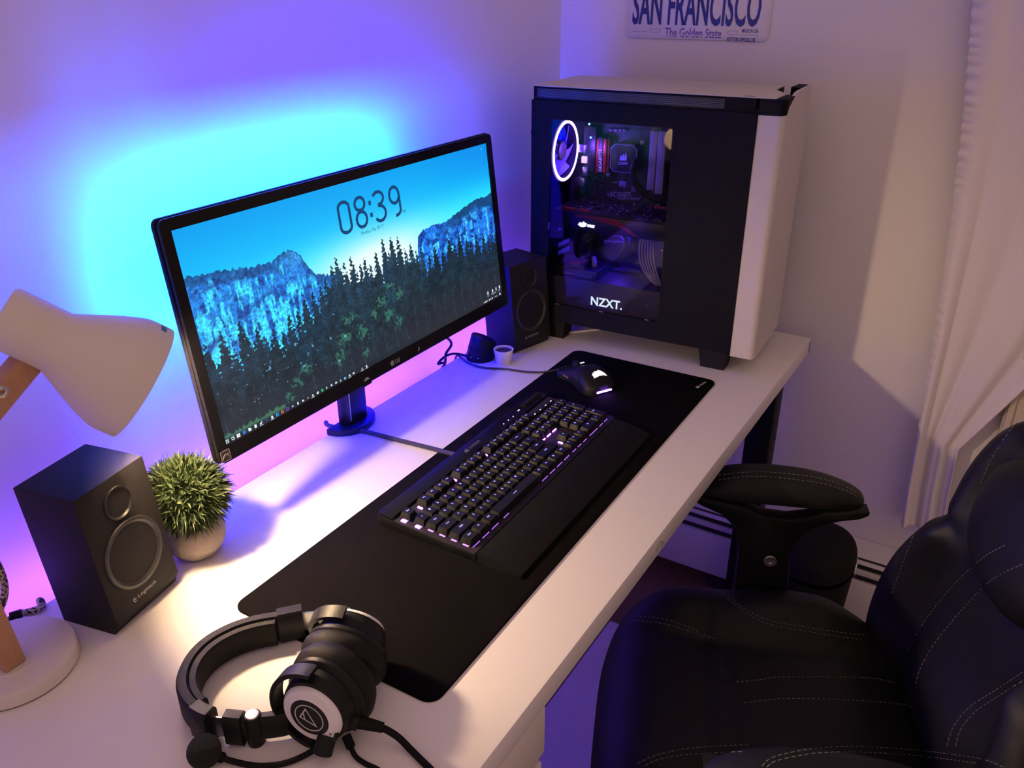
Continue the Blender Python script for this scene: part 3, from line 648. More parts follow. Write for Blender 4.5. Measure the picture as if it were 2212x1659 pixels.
# ------------------------------------------------------------------ mouse
mo = empty('mouse', (-0.458, 0.309, D + 0.003), math.radians(-29)); tag(mo, 'black gaming mouse with a lit emblem on the desk mat', 'mouse')
def mprof(t):      # t 0 rear .. 1 front
    y = -0.059 + 0.118 * t
    w = 0.034 * (1 - 0.20 * math.exp(-((t - 0.55) / 0.20) ** 2)) * (1 - max(0, 0.16 - t) ** 2 * 13) * (1 - max(0, t - 0.90) ** 2 * 22)
    h = 0.013 + 0.026 * math.exp(-((t - 0.40) / 0.36) ** 2) * (1 - max(0, 0.12 - t) * 2.2)
    return y, w, h
def mbody(a, t):
    y, w, h = mprof(t); an = PI * a; c = -math.cos(an); s = math.sin(an)
    x = w * math.copysign(abs(c) ** 0.62, c); z = 0.001 + (h - 0.001) * s ** 0.62
    if c < 0: x += 0.006 * math.sin(t * PI) * s * (1 - s) * 4 * -0.4
    return (x, y, z)
b = MB(); b.grid(mbody, 36, 40)
b.add([(0, -0.059, 0.004)] + [mbody(i / 36, 0) for i in range(37)], [(0, i + 2, i + 1) for i in range(36)]); b.add([(0, 0.059, 0.006)] + [mbody(i / 36, 1) for i in range(37)], [(0, i + 1, i + 2) for i in range(36)])
b.grid(lambda i, j: (mbody(0, j)[0] * (1 - 2 * i), mbody(0, j)[1], 0.0010), 2, 40)
mbd = b.obj('mouse_body', mat('mouse_shell', (0.006, 0.006, 0.008), 0.5, bump=0.2, bscale=2000, spec=0.15), mo, angle=60)
def off(p, a, t, d):
    q = Vector(p); n1 = Vector(mbody(min(a + .01, 1), t)) - q; n2 = Vector(mbody(a, min(t + .01, 1))) - q
    n_ = n2.cross(n1); n_ = n_.normalized() if n_.length > 1e-9 else Vector((0, 0, 1))
    if n_.dot(Vector((q.x, 0, 0.02))) < 0: n_ = -n_
    return q + n_ * d
def mpatch(a0, a1, t0, t1, d, nu, nv, round_=True):
    def fn(i, j):
        if round_:
            x = 2 * i - 1; y = 2 * j - 1; k = 1.0; r_ = max(abs(x), abs(y)); L = (abs(x) ** 2.6 + abs(y) ** 2.6) ** (1 / 2.6); k = r_ / L if L > 0 else 1
            i = (x * k + 1) / 2; j = (y * k + 1) / 2
        a = a0 + (a1 - a0) * i; t = t0 + (t1 - t0) * j; return off(mbody(a, t), a, t, d)
    return MB().grid(fn, nu, nv)
sp_ = mpatch(0.05, 0.24, 0.30, 0.97, 0.0012, 12, 16).obj('thumb_grip', mat('mouse_grip', (0.009, 0.008, 0.012), 0.6, bump=0.6, bscale=1500, spec=0.15), mo)
mod = sp_.modifiers.new('thick', 'SOLIDIFY'); mod.thickness = 0.0012; mod.offset = -1
MB().box(-0.0338, -0.0318, 0.012, 0.030, 0.011, 0.0135, 0.0008).obj('thumb_button', mat('copper_trim', (0.45, 0.22, 0.12), 0.4, 0.6), mo)
MB().cyl((-0.004, 0.034, 0.0235), (0.004, 0.034, 0.0235), 0.0095, None, 28).obj('scroll_wheel', rubber, mo)
MB().box(-0.0045, 0.0045, 0.0135, 0.0165, 0.0353, 0.0362, 0.0004).obj('dpi_lamp', MATS['white_led'], mo)
em = mat('emblem_glow', (0.6, 0.6, 0.7), 0.4, emit=(1.0, 0.86, 1.0), es=3.0)
b = MB(); shp = [(-.42, -.38), (-.10, -.25), (.22, -.28), (.50, -.42), (.44, -.10), (.22, .22), (-.02, .46), (-.06, .30), (-.16, .38), (-.18, .20), (-.30, .26), (-.30, .06), (-.42, .10), (-.40, -.14)]
def emb(x, y): a = 0.52 + x * 0.17; t = 0.20 + y * 0.15; return off(mbody(a, t), a, t, 0.0006)
b.add([emb(x, y) for x, y in shp] + [emb(0, 0)], [(i, (i + 1) % len(shp), len(shp)) for i in range(len(shp))])
b.obj('lit_emblem', em, mo, False)
MB().box(-0.016, 0.016, -0.0612, -0.0592, 0.0060, 0.0085, 0.0004).obj('rear_light', mat('mouse_light', (.5, .5, .6), .4, emit=(0.34, 0.10, 1.0), es=70.0), mo)
for k in range(3): MB().box(-0.0282 + k * 0.0035, -0.0272 + k * 0.0035, -0.050 - k * 0.003, -0.047 - k * 0.003, 0.004, 0.0125, 0.0002).obj('side_slot', grey_print, mo)
mi = inv(mo)
mc = [Vector((0.0, 0.056, 0.008)), Vector((0.001, 0.066, 0.006))] + [mi @ at(u, v, z_) for u, v, z_ in ((1180, 803, .0055), (1136, 803, .003), (1092, 797, .003), (1045, 794, .003), (1012, 784, .003), (994, 771, .003), (986, 766, .003))]
mc += [mi @ Vector((p.x, p.y, p.z)) for p in (Vector((-0.478, DB + 0.006, D + 0.002)), Vector((-0.480, DB + 0.012, D - 0.03)), Vector((-0.48, DB + 0.02, D - 0.18)))]
MB().tube(mc, 0.0021, 8, 6).obj('cable', MATS['braided_sleeve'], mo)

# ------------------------------------------------------------------ speakers
spk_m = mat('speaker_vinyl', (0.021, 0.019, 0.020), 0.5, noise=0.15, bump=0.3, bscale=1400, spec=0.10)
ring_m = mat('speaker_ring', (0.028, 0.026, 0.026), 0.38)
mesh_m = mat('speaker_cloth', (0.007, 0.007, 0.007), 0.9, bump=0.8, bscale=2600)
SW, SD, SH, SL = 0.1057, 0.086, 0.1834, 0.0185
def speaker(x, y, yaw, label):
    s = empty('speaker', (x, y, D), yaw); tag(s, label, 'speaker', 'pair of desktop speakers')
    poly = [(0.0090, 0.0), (SD, 0.0), (SD + SL, SH), (SL, SH), (0.0018, 0.0165)]
    MB().prism(poly, 0.0, SW, basis((0, 0, 0), (0, 1, 0), (0, 0, 1)), 0.0012).obj('cabinet', spk_m, s)
    fa = Vector((0, 0.0018, 0.0165)); fb = Vector((0, SL, SH)); up = (fb - fa).normalized()
    F = basis(fa, (1, 0, 0), up); H = (fb - fa).length
    def driver(cy, R, nm):
        M = F @ Matrix.Translation((SW / 2, cy, 0))
        r_ = MB().lathe([(R * 1.0, -0.001), (R * 1.0, 0.0012), (R * 0.97, 0.0026), (R * 0.90, 0.0026), (R * 0.74, -0.0032), (R * 0.72, -0.0040)], 56, M).obj(nm + '_ring', ring_m, s)
        MB().lathe([(0, -0.0012), (R * 0.35, -0.0014), (R * 0.76, -0.0020)], 56, M).obj('grille', mesh_m, r_)
    driver(0.0660, 0.0440, 'woofer'); driver(0.1345, 0.0205, 'tweeter')
    t = text_mesh('Logitech', 0.030, 0.0066, 0, F @ Matrix.Translation((0.0390, 0.0085, 0.0003)), 0, 0.0)
    lg = basis((0, 0, 0), (1, 0, 0), (0, 1, 0)); Ml = F @ Matrix.Translation((0.0335, 0.0115, 0.0003))
    t.add([(0.0026 * math.cos(a), 0.0034 * math.sin(a), 0) for a in np.linspace(PI * .55, PI * 1.65, 10)] + [(0.0012 * math.cos(a), 0.0016 * math.sin(a) - .0006, 0) for a in np.linspace(PI * 1.5, PI * .55, 6)], [tuple(range(16))], Ml)
    t.add([(0.0009 * math.cos(a) + .0006, 0.0010 * math.sin(a), 0) for a in np.linspace(0, 2 * PI, 10)[:-1]], [tuple(range(9))], Ml)
    for a in (-0.9, 0.0, 0.9): t.add([(0.0022 * math.cos(a) - .0002, 0.0026 * math.sin(a) - .0002, 0), (0.0036 * math.cos(a), 0.0042 * math.sin(a) - .0002, 0), (0.0036 * math.cos(a) + .0002, 0.0042 * math.sin(a) + .0003, 0), (0.0022 * math.cos(a), 0.0026 * math.sin(a) + .0003, 0)], [(0, 1, 2, 3)], Ml)
    t.obj('brand_text', mat('speaker_print', (0.42, 0.40, 0.38), 0.5), s, False)
    return s
speaker(-1.354, 0.4583, 0.2132, 'black two-way speaker beside the grass plant and desk lamp')
speaker(-0.4090, 0.4955, -0.2361, 'black two-way speaker standing between the monitor and the computer tower')

# ------------------------------------------------------------------ artificial grass in a concrete pot
pl = empty('potted_grass', (-1.1945, 0.5175, D)); tag(pl, 'round green artificial grass ball in a small concrete pot', 'plant')
MB().lathe([(0.0, 0.0), (0.024, 0.0), (0.030, 0.004), (0.038, 0.017), (0.0405, 0.030), (0.038, 0.043), (0.033, 0.050), (0.029, 0.050), (0.030, 0.044), (0.0, 0.044)], 48).obj('pot', mat('concrete', (0.40, 0.34, 0.29), 0.9, noise=0.5, scale=90, bump=0.6, bscale=300, col2=(0.27, 0.22, 0.18)), pl)
GC = Vector((-0.001, 0.003, 0.088)); GR = 0.044
MB().ball(GC, GR, 24, (1, 1, 0.92)).obj('grass_core', mat('grass_core', (0.03, 0.06, 0.015), 0.8, noise=0.4), pl)
def blades(n, seed):
    r_ = np.random.default_rng(seed); b = MB()
    for _ in range(n):
        z_ = r_.uniform(-0.72, 1); a = r_.uniform(0, 2 * PI); q = math.sqrt(1 - z_ * z_)
        d = Vector((q * math.cos(a), q * math.sin(a), z_)); p = GC + Vector((d.x, d.y, d.z * .92)) * GR * r_.uniform(0.80, 1.0)
        g = (d + Vector((r_.normal(0, .42), r_.normal(0, .42), r_.normal(0, .42) + .10))).normalized(); L = r_.uniform(0.013, 0.026); w = r_.uniform(0.0010, 0.0016)
        s = g.cross(Vector((r_.normal(), r_.normal(), r_.normal()))).normalized(); bend = Vector((0, 0, -1)) * L * r_.uniform(0, .22) + d * L * .05
        m_ = p + g * L * .5 + d.cross(s) * w * .4; e = p + g * L + bend
        if z_ < -.3: e.z = max(e.z, 0.03)
        b.add([p - s * w * .8, p + s * w * .8, m_ + s * w, m_ - s * w, e], [(0, 1, 2, 3), (3, 2, 4)])
    return b
for k, (c1, c2, n) in enumerate((((0.048, 0.075, 0.022), (0.028, 0.050, 0.016), 2700), ((0.11, 0.13, 0.045), (0.07, 0.095, 0.03), 900))):
    g = blades(n, 5 + k); me = bpy.data.meshes.new('grass_blades'); me.from_pydata([tuple(v) for v in g.v], [], g.f)
    o = link('grass_blades', me, mat('grass_%d' % k, c1, 0.55, noise=0.3, scale=60, col2=c2), pl); o['kind'] = 'stuff'

# ------------------------------------------------------------------ small white pot and control pod
po = empty('plant_pot', (-0.4545, 0.4970, D)); tag(po, 'tiny white plant pot filled with brown soil beside the far speaker', 'pot')
MB().lathe([(0, 0), (0.0142, 0), (0.0150, 0.001), (0.0195, 0.0285), (0.0203, 0.0290), (0.0200, 0.0300), (0.0178, 0.0300), (0.0172, 0.0245), (0, 0.0245)], 40).obj('pot', mat('white_ceramic', (0.80, 0.78, 0.78), 0.35), po)
MB().pillow(circle(0, 0, 0.0171, 32), lambda x, y, e: 0.0250 + 0.0022 * e + 0.0006 * math.sin(x * 1900) * math.sin(y * 1700), lambda x, y, e: 0.0246).obj('soil', mat('soil', (0.085, 0.038, 0.030), 0.95, noise=0.5, scale=700, bump=1.0, bscale=900), po)
vp = empty('volume_pod', (-0.4600, 0.5500, D)); tag(vp, 'black tilted round volume control pod next to the tiny pot', 'volume control')
def pod(b, zs):      # stacked tilted rings
    rings = []
    for h, r_, tl in zs:
        M = Matrix.Translation((0.012 * h / .05, -0.003 * h / .05, 0)) @ Matrix.Rotation(tl, 4, Vector((0.55, 0.83, 0)).normalized())
        rings.append([M @ Vector((r_ * math.cos(2 * PI * k / 40), r_ * math.sin(2 * PI * k / 40), 0)) + Vector((0, 0, h)) for k in range(40)])
    vs = [v for g in rings for v in g]; n = 40
    fs = [(i * n + k, i * n + (k + 1) % n, (i + 1) * n + (k + 1) % n, (i + 1) * n + k) for i in range(len(rings) - 1) for k in range(n)] + [tuple(range(n - 1, -1, -1)), tuple(range((len(rings) - 1) * n, len(rings) * n))]
    return b.add(vs, fs)
pod(MB(), [(0.0002, 0.0285, 0.0), (0.004, 0.0300, 0.03), (0.022, 0.0280, 0.20)]).obj('pod_base', black, vp)
pod(MB(), [(0.0215, 0.0262, 0.20), (0.0238, 0.0262, 0.22)]).obj('gap_ring', black_gloss, vp)
pod(MB(), [(0.0234, 0.0275, 0.22), (0.0400, 0.0262, 0.38), (0.0425, 0.0250, 0.40), (0.0422, 0.0235, 0.40), (0.0405, 0.0215, 0.40)]).obj('knob', black, vp)
vi = inv(vp)
b = MB()
for (u, v) in ((1022, 770), (1032, 775)):
    q = vi @ at(u, v, 0.010); q2 = Vector((q.x, q.y, 0)).normalized() * 0.0298
    b.box(-0.0022, 0.0022, -0.0005, 0.0005, -0.0007, 0.0007, 0, 2, Matrix.Translation((q2.x + .002, q2.y, 0.0105)) @ Matrix.Rotation(math.atan2(q2.y, q2.x) + PI / 2, 4, 'Z'))
b.obj('pod_print', grey_print, vp, False)
MB().ball((0.0225, -0.0215, 0.0045), 0.0012, 10).obj('status_lamp', MATS['white_led'], vp)
def hang(p): return [vi @ Vector(q) for q in p]
MB().tube([Vector((-0.026, 0.006, 0.010))] + hang([at(985, 764, .010), at(962, 770, .010), at(946, 786, .004)]) + hang([Vector((-0.525, DB + 0.004, D + 0.001)), Vector((-0.533, DB + 0.011, D - 0.04)), Vector((-0.535, DB + 0.018, D - 0.25))]), 0.0026, 8, 6).obj('cable', black, vp)
# loose leads behind the desk
cb = MB().tube([MMw @ Vector((0.40, 0.040, 0.06)), Vector((-0.62, 0.590, D + 0.13)), on(972, 735, (0, 0.610, 0), (0, 1, 0)), on(963, 765, (0, 0.604, 0), (0, 1, 0)), on(961, 790, (0, 0.602, 0), (0, 1, 0)), Vector((-0.535, 0.604, D - 0.10)), Vector((-0.53, 0.610, D - 0.35))], 0.0028, 8, 6).obj('monitor_lead', black)
tag(cb, 'dark lead dropping from the monitor behind the desk edge', 'cable')
wc = MB().tube([at(1190, 712, .0022), at(1205, 717, .0022), at(1220, 719, .0022), at(1245, 717, .0022), at(1270, 714, .0022), at(1298, 711, .0022), at(1325, 702, .0022), at(1345, 692, .0022)], 0.0021, 8, 6).obj('white_lead', mat('white_cable', (0.70, 0.66, 0.66), 0.5))
tag(wc, 'thin white cable running across the desk below the computer tower', 'cable')

# ------------------------------------------------------------------ desk lamp
la = empty('desk_lamp', (-1.4467, 0.5146, D)); tag(la, 'white desk lamp with wooden arms and a flared shade', 'lamp'); lai = inv(la)
lamp_w = mat('lamp_enamel', (0.66, 0.62, 0.57), 0.5, noise=0.02)
wood = mat('beech_wood', (0.50, 0.28, 0.15), 0.5, noise=0.5, scale=18, stretch=(9, 9, 1.0), col2=(0.36, 0.18, 0.09))
MB().lathe([(0, 0.0004), (0.0640, 0.0004), (0.0640, 0.0014)], 72).obj('base_pad', rubber, la)
MB().lathe([(0, 0.0014), (0.0645, 0.0014), (0.0652, 0.0022), (0.0650, 0.0175), (0.0640, 0.0192), (0.0625, 0.0197), (0.0, 0.0200)], 72).obj('base', lamp_w, la)
EB = Vector((-0.022, -0.006, 0.250))
def bar(b, p, q, w, h, side):
    p = Vector(p); q = Vector(q); L = (q - p).length
    return b.box(-w / 2, w / 2, -h / 2, h / 2, 0, L, 0.0025, 2, basis_z(p, q - p, side))
def basis_z(o, z, x):
    z = Vector(z).normalized(); x = Vector(x); y = z.cross(x).normalized(); x = y.cross(z)
    return Matrix.Translation(Vector(o)) @ Matrix((x, y, z)).transposed().to_4x4()
A0 = lai @ on(22, 1428, (0, 0.500, 0), (0, 1, 0)); A0 = Vector((A0.x, -0.0130, 0.0198))
MB().lathe([(0, 0.0197), (0.020, 0.0197), (0.0195, 0.0215), (0, 0.0215)], 32, Matrix.Translation((A0.x, A0.y, 0))).obj('base_collar', lamp_w, la)
low = bar(MB(), A0 + Vector((0, 0, 0.0017)), EB, 0.024, 0.026, (1, 0, 0)).obj('lower_arm', wood, la)
AX = Vector((0.60, -0.47, -0.62)).normalized()
nk_ = lai @ on(122, 738, (0, 0.514, 0), (0, 1, 0))          # where the neck meets the flare
U1 = nk_ - AX * 0.030 + Vector((-0.004, 0.004, -0.034))
upr = bar(MB(), EB + Vector((0, 0.026, -0.01)), U1, 0.024, 0.026, (0, 1, 0)).obj('upper_arm', wood, la)
q = lai @ on(4, 846, (0, 0.515, 0), (0, 1, 0))
MB().lathe([(0.0026, 0), (0.0060, 0), (0.0066, 0.0012), (0.0040, 0.0020), (0.0026, 0.0012)], 28, basis_z((q.x, 0.026 - 0.0194 - 0.006, q.z), (0, -1, 0), (1, 0, 0))).obj('pivot_ring', steel, upr)
SHM = basis_z(nk_, AX, (0, 1, 0))
s_out = [(0.0, -0.058), (0.030, -0.058), (0.0333, -0.054), (0.0338, -0.02), (0.0340, 0.000), (0.038, 0.008), (0.049, 0.029), (0.0570, 0.045), (0.0620, 0.057), (0.0655, 0.066), (0.0668, 0.074), (0.0672, 0.095)]
s_in = [(0.0660, 0.095), (0.0655, 0.074), (0.0610, 0.058), (0.0555, 0.045), (0.0475, 0.029), (0.0365, 0.008), (0.0325, 0.0), (0.0320, -0.052), (0, -0.052)]
MB().lathe(s_out + s_in, 72, SHM).obj('shade', lamp_w, la, angle=50)
MB().cyl(U1 + Vector((0, -0.02, 0.0)), U1 + Vector((0, 0.02, 0.0)), 0.006).obj('pivot_bolt', steel, la)
MB().cyl(nk_ - AX * 0.052, nk_ - AX * 0.010, 0.016).obj('socket', white_plastic, la)
bb = MB().lathe([(0.009, -0.012), (0.011, -0.004), (0.018, 0.012), (0.0200, 0.023), (0.018, 0.034), (0.010, 0.042), (0, 0.044)], 24, SHM).obj('bulb', mat('bulb_glow', (0.9, 0.9, 0.9), 0.5, emit=BULB[0], es=BULB[1]), la)
tx = MB()
for k in range(5):
    an = 1.90 + k * 0.05
    p = [(0.0675 * math.cos(an + da), 0.0675 * math.sin(an + da), 0.080 + dz_) for da, dz_ in ((0, 0), (.03, 0), (.03, .006 + .003 * (k == 0)), (0, .006 + .003 * (k == 0)))]
    tx.add(p, [(0, 1, 2, 3)], SHM)
tx.obj('shade_print', mat('shade_ink', (0.10, 0.09, 0.10), 0.6), la, False)
braid = bpy.data.materials.new('braided_cord'); braid.use_nodes = True; nt = braid.node_tree; pb = nt.nodes['Principled BSDF']; pb.inputs['Roughness'].default_value = 0.8
tc = nt.nodes.new('ShaderNodeTexCoord'); wv = nt.nodes.new('ShaderNodeTexVoronoi'); wv.inputs['Scale'].default_value = 420; rp = nt.nodes.new('ShaderNodeValToRGB')
rp.color_ramp.elements[0].position = 0.42; rp.color_ramp.elements[0].color = (0.02, 0.02, 0.02, 1); rp.color_ramp.elements[1].position = 0.5; rp.color_ramp.elements[1].color = (0.45, 0.38, 0.30, 1)
nt.links.new(tc.outputs['Object'], wv.inputs['Vector']); nt.links.new(wv.outputs['Color'], rp.inputs['Fac']); nt.links.new(rp.outputs['Color'], pb.inputs['Base Color'])
yy_ = 0.560
cp = [on(u, v, (0, yy_, 0), (0, 1, 0)) for u, v in ((-30, 1190), (-8, 1215), (6, 1248), (10, 1280), (2, 1310), (-14, 1330))]
cp = [lai @ p for p in cp] + [Vector((-0.045, 0.060, 0.010)), Vector((-0.020, 0.068, 0.0045))]
MB().tube([EB + Vector((-0.02, 0.01, -0.01)), EB + Vector((-0.03, 0.03, -0.08))] + cp + [lai @ at(30, 1332, .0045), lai @ at(52, 1324, .0045), lai @ at(75, 1318, .0045), lai @ at(92, 1310, .0045), lai @ Vector((-1.37, DB + .004, D)), lai @ Vector((-1.368, DB + .012, D - .1))], 0.0042, 10, 8).obj('cord', braid, la)
MB().cyl(lai @ at(22, 1334, .0065), lai @ at(48, 1326, .0065), 0.0062).obj('cord_switch', black, la)
# ------------------------------------------------------------------ headphones
hp = empty('headphones', (-1.325, 0.22, D)); tag(hp, 'black over-ear headphones with white cup rings and boom microphone on the desk', 'headphones'); hi = inv(hp)
lea = mat('headphone_leather', (0.009, 0.008, 0.008), 0.6, noise=0.2, bump=0.4, bscale=900, spec=0.2)
hpl = mat('headphone_plastic', (0.009, 0.009, 0.010), 0.45, spec=0.2)
def Lp(x, y): return hi @ Vector((x, y, D))
arc_w = [(-1.2560, 0.2900), (-1.266, 0.3015), (-1.282, 0.3150), (-1.303, 0.3260), (-1.328, 0.3310), (-1.352, 0.3270), (-1.373, 0.3150), (-1.388, 0.2980), (-1.396, 0.2790), (-1.3985, 0.2600)]
P = spline([Lp(*p) for p in arc_w], 6)
def shrink(n, f): return [f(min(1, min(i, n - 1 - i) / 6)) for i in range(n)]
MB().ribbon(P, 0.013, 0.003, 0.039).obj('headband_outer', lea, hp)
c_ = Lp(-1.322, 0.255)
Pi = [p + (Vector((c_.x, c_.y, 0)) - p).normalized() * 0.010 for p in P[3:-3]]
MB().ribbon(Pi, 0.010, 0.005, 0.037).obj('headband_pad', lea, hp)
def block(pts, th, z0, z1, nm, m): return MB().ribbon(spline([Lp(*p) for p in pts], 5), th, z0, z1).obj(nm, m, hp)
far_b = block([(-1.2600, 0.2950), (-1.2500, 0.2865), (-1.2390, 0.2770)], 0.019, 0.001, 0.042, 'slider_block', hpl)
near_b = block([(-1.3985, 0.2660), (-1.3990, 0.2550), (-1.3975, 0.2450)], 0.019, 0.001, 0.042, 'slider_block', hpl)
block([(-1.2400, 0.2780), (-1.2290, 0.2640), (-1.2200, 0.2490)], 0.0025, 0.008, 0.034, 'slider_band', steel)
block([(-1.3975, 0.2480), (-1.3935, 0.2370), (-1.3890, 0.2280)], 0.0025, 0.008, 0.034, 'slider_band', steel)
hb1 = block([(-1.3905, 0.2320), (-1.3865, 0.2235), (-1.3830, 0.2160)], 0.016, 0.002, 0.040, 'hinge_block', hpl)
block([(-1.2240, 0.2560), (-1.2195, 0.2470), (-1.2165, 0.2380)], 0.016, 0.002, 0.040, 'hinge_block', hpl)
def pin(x, y, r, h, nm):
    o = MB().lathe([(0, 0.001), (r, 0.001), (r, h - .001), (r - .001, h), (0, h)], 28, Matrix.Translation(Lp(x, y))).obj(nm, hpl, hp)
    MB().lathe([(0, h + .0012), (r * .75, h + .0010), (r * .82, h - .0005)], 28, Matrix.Translation(Lp(x, y))).obj('pin_cap', mat('pin_silver', (0.7, 0.66, 0.68), 0.3, 1.0), o)
pin(-1.3765, 0.2085, 0.0085, 0.038, 'hinge_pin'); pin(-1.2165, 0.2290, 0.0085, 0.040, 'hinge_pin')
block([(-1.3740, 0.2070), (-1.3680, 0.1990), (-1.3600, 0.1900), (-1.3540, 0.1850)], 0.010, 0.006, 0.036, 'yoke_stem', hpl)
def cup(c, n, up, face):
    M = hi @ basis_z(c, n, up) if False else basis_z(hi @ Vector(c), n, up)
    ax = lambda k: Matrix.Diagonal((1.0, 0.92, 1, 1))
    pad_ = [(0.026, -0.020), (0.030, -0.0235), (0.040, -0.0245), (0.0475, -0.020), (0.0505, -0.012), (0.0490, -0.004), (0.0455, 0.000), (0.030, 0.000), (0.026, -0.006), (0.026, -0.020)]
    MB().lathe(pad_, 60, M @ ax(0)).obj('ear_pad', lea, hp)
    MB().lathe([(0, -0.010), (0.0262, -0.010)], 40, M @ ax(0)).obj('ear_mesh', rubber, hp)
    MB().lathe([(0.0450, -0.001), (0.0465, 0.002), (0.0455, 0.006), (0.0420, 0.009), (0.0390, 0.0095)], 60, M @ ax(0)).obj('baffle_rim', hpl, hp)
    hs = MB().lathe([(0.0400, 0.009), (0.0395, 0.016), (0.0375, 0.024), (0.0365, 0.027), (0.0, 0.027)], 60, M @ ax(0)).obj('cup_housing', hpl, hp)
    MB().lathe([(0.0325, 0.0262), (0.0322, 0.0290), (0.0300, 0.0322), (0.0215, 0.0342), (0.0210, 0.0330)], 60, M).obj('white_ring', white_plastic, hs)
    MB().lathe([(0.0212, 0.0335), (0.0205, 0.0345), (0, 0.0345)], 48, M).obj('badge', hpl, hs)
    if face:
        pr = mat('badge_print', (0.60, 0.58, 0.60), 0.4)
        b = MB().frame(circle(0, 0, 0.0160, 40), circle(0, 0, 0.0150, 40), 0.0345, 0.0348, M)
        T = Matrix.Rotation(face, 4, 'Z')
        tri = [Vector((-0.0108, 0.0058, 0)), Vector((0.0098, 0.0058, 0)), Vector((0.0068, -0.0100, 0))]; g = sum(tri, Vector()) / 3
        b.frame([p.xy for p in tri], [(g + (p - g) * .80).xy for p in tri], 0.0345, 0.0348, M @ T)
        b.add([(0.0026, 0.0053, .0348), (0.0038, 0.0053, .0348), (0.0081, -0.0030, .0348), (0.0073, -0.0042, .0348)], [(0, 1, 2, 3)], M @ T)
        b.obj('badge_print', pr, hs, False)
    return M
C1 = (-1.3225, 0.1570, D + 0.0470); N1 = Vector((-0.97, -0.20, 0.02)).normalized()
C2 = (-1.2680, 0.1800, D + 0.0480); N2 = Vector((0.86, 0.30, 0.36)).normalized()
M1 = cup(C1, N1, (0, 0, 1), -0.35 + PI / 2); M2 = cup(C2, N2, (0, 0, 1), 0)
# yokes
def yoke(M, a0, a1, R, t, nm):
    pts = [M @ Vector((R * math.cos(a), R * 0.96 * math.sin(a), t)) for a in np.linspace(a0, a1, 26)]
    return MB().tube(pts, [0.0045] * 26, 8).obj(nm, hpl, hp)
# in M, local X is up, local Y = N x X
s1 = 1 if (M1.to_3x3() @ Vector((0, 1, 0))).y > 0 else -1
yk = MB(); n = 30; vs = []
for k in range(n + 1):
    a = math.radians(-92 + 184 * k / n) + (PI / 2 if s1 > 0 else -PI / 2)
    for r_, t_ in ((0.0440, 0.014), (0.0490, 0.014), (0.0490, 0.030), (0.0440, 0.030)): vs.append(M1 @ Vector((r_ * math.cos(a), r_ * 0.98 * math.sin(a), t_)))
yk.add(vs, [(4 * k + i, 4 * k + (i + 1) % 4, 4 * k + 4 + (i + 1) % 4, 4 * k + 4 + i) for k in range(n) for i in range(4)] + [(3, 2, 1, 0), (4 * n, 4 * n + 1, 4 * n + 2, 4 * n + 3)]).obj('yoke', hpl, hp, angle=50)
s2 = 1 if (M2.to_3x3() @ Vector((0, 1, 0))).y > 0 else -1
yk = MB(); vs = []
for k in range(n + 1):
    a = math.radians(-92 + 184 * k / n) + (PI / 2 if s2 > 0 else -PI / 2)
    for r_, t_ in ((0.0440, 0.012), (0.0490, 0.012), (0.0490, 0.026), (0.0440, 0.026)): vs.append(M2 @ Vector((r_ * math.cos(a), r_ * 0.98 * math.sin(a), t_)))
yk.add(vs, [(4 * k + i, 4 * k + (i + 1) % 4, 4 * k + 4 + (i + 1) % 4, 4 * k + 4 + i) for k in range(n) for i in range(4)] + [(3, 2, 1, 0), (4 * n, 4 * n + 1, 4 * n + 2, 4 * n + 3)]).obj('yoke', hpl, hp, angle=50)
# boom microphone
bl_ = hi @ at(441, 1623, 0.0165)
MB().ball(bl_, 0.0165, 24).obj('mic_foam', mat('foam', (0.006, 0.006, 0.006), 0.95, bump=1.0, bscale=1200), hp)
mp_ = [hi @ at(u, v, z) for u, v, z in ((455, 1628, .0115), (478, 1636, .0075), (505, 1645, .0052), (550, 1654, .0042), (600, 1652, .0042), (645, 1638, .0050), (690, 1613, .0100), (706, 1598, .0180))]
MB().tube(mp_, [0.0052] * 8 + [0.0030] * 40, 10, 6).obj('mic_boom', rubber, hp)
MB().cyl(hi @ at(697, 1628, 0.010), hi @ at(708, 1585, 0.026), 0.0095).obj('mic_swivel', hpl, hp)
MB().tube([hi @ at(u, v, .034) for u, v in ((722, 1600), (730, 1575), (728, 1560), (722, 1560), (716, 1585))], 0.0022, 8, 5).obj('mic_clip', hpl, hp)
MB().cyl(hi @ at(742, 1550, .034), hi @ at(775, 1560, .030), 0.0085).obj('plug', hpl, hp)
MB().cyl(hi @ at(774, 1559, .030), hi @ at(828, 1572, .024), 0.0068, 0.0050).obj('plug_boot', rubber, hp)
MB().tube([hi @ at(u, v, z) for u, v, z in ((822, 1571, .0235), (838, 1578, .020), (862, 1594, .012), (885, 1617, .0050), (910, 1642, .0040), (935, 1668, .0040), (950, 1700, .0040), (935, 1745, .0040))], 0.0036, 9, 6).obj('cable', rubber, hp)
MB().cyl(hi @ at(748, 1590, .012), hi @ at(758, 1614, .007), 0.0048).obj('strain_relief', rubber, hp)
MB().tube([hi @ at(u, v, z) for u, v, z in ((757, 1612, .006), (768, 1634, .0040), (790, 1650, .0030), (815, 1662, .0030), (850, 1690, .0030), (880, 1760, .0030))], 0.0026, 9, 6).obj('mic_cable', rubber, hp)

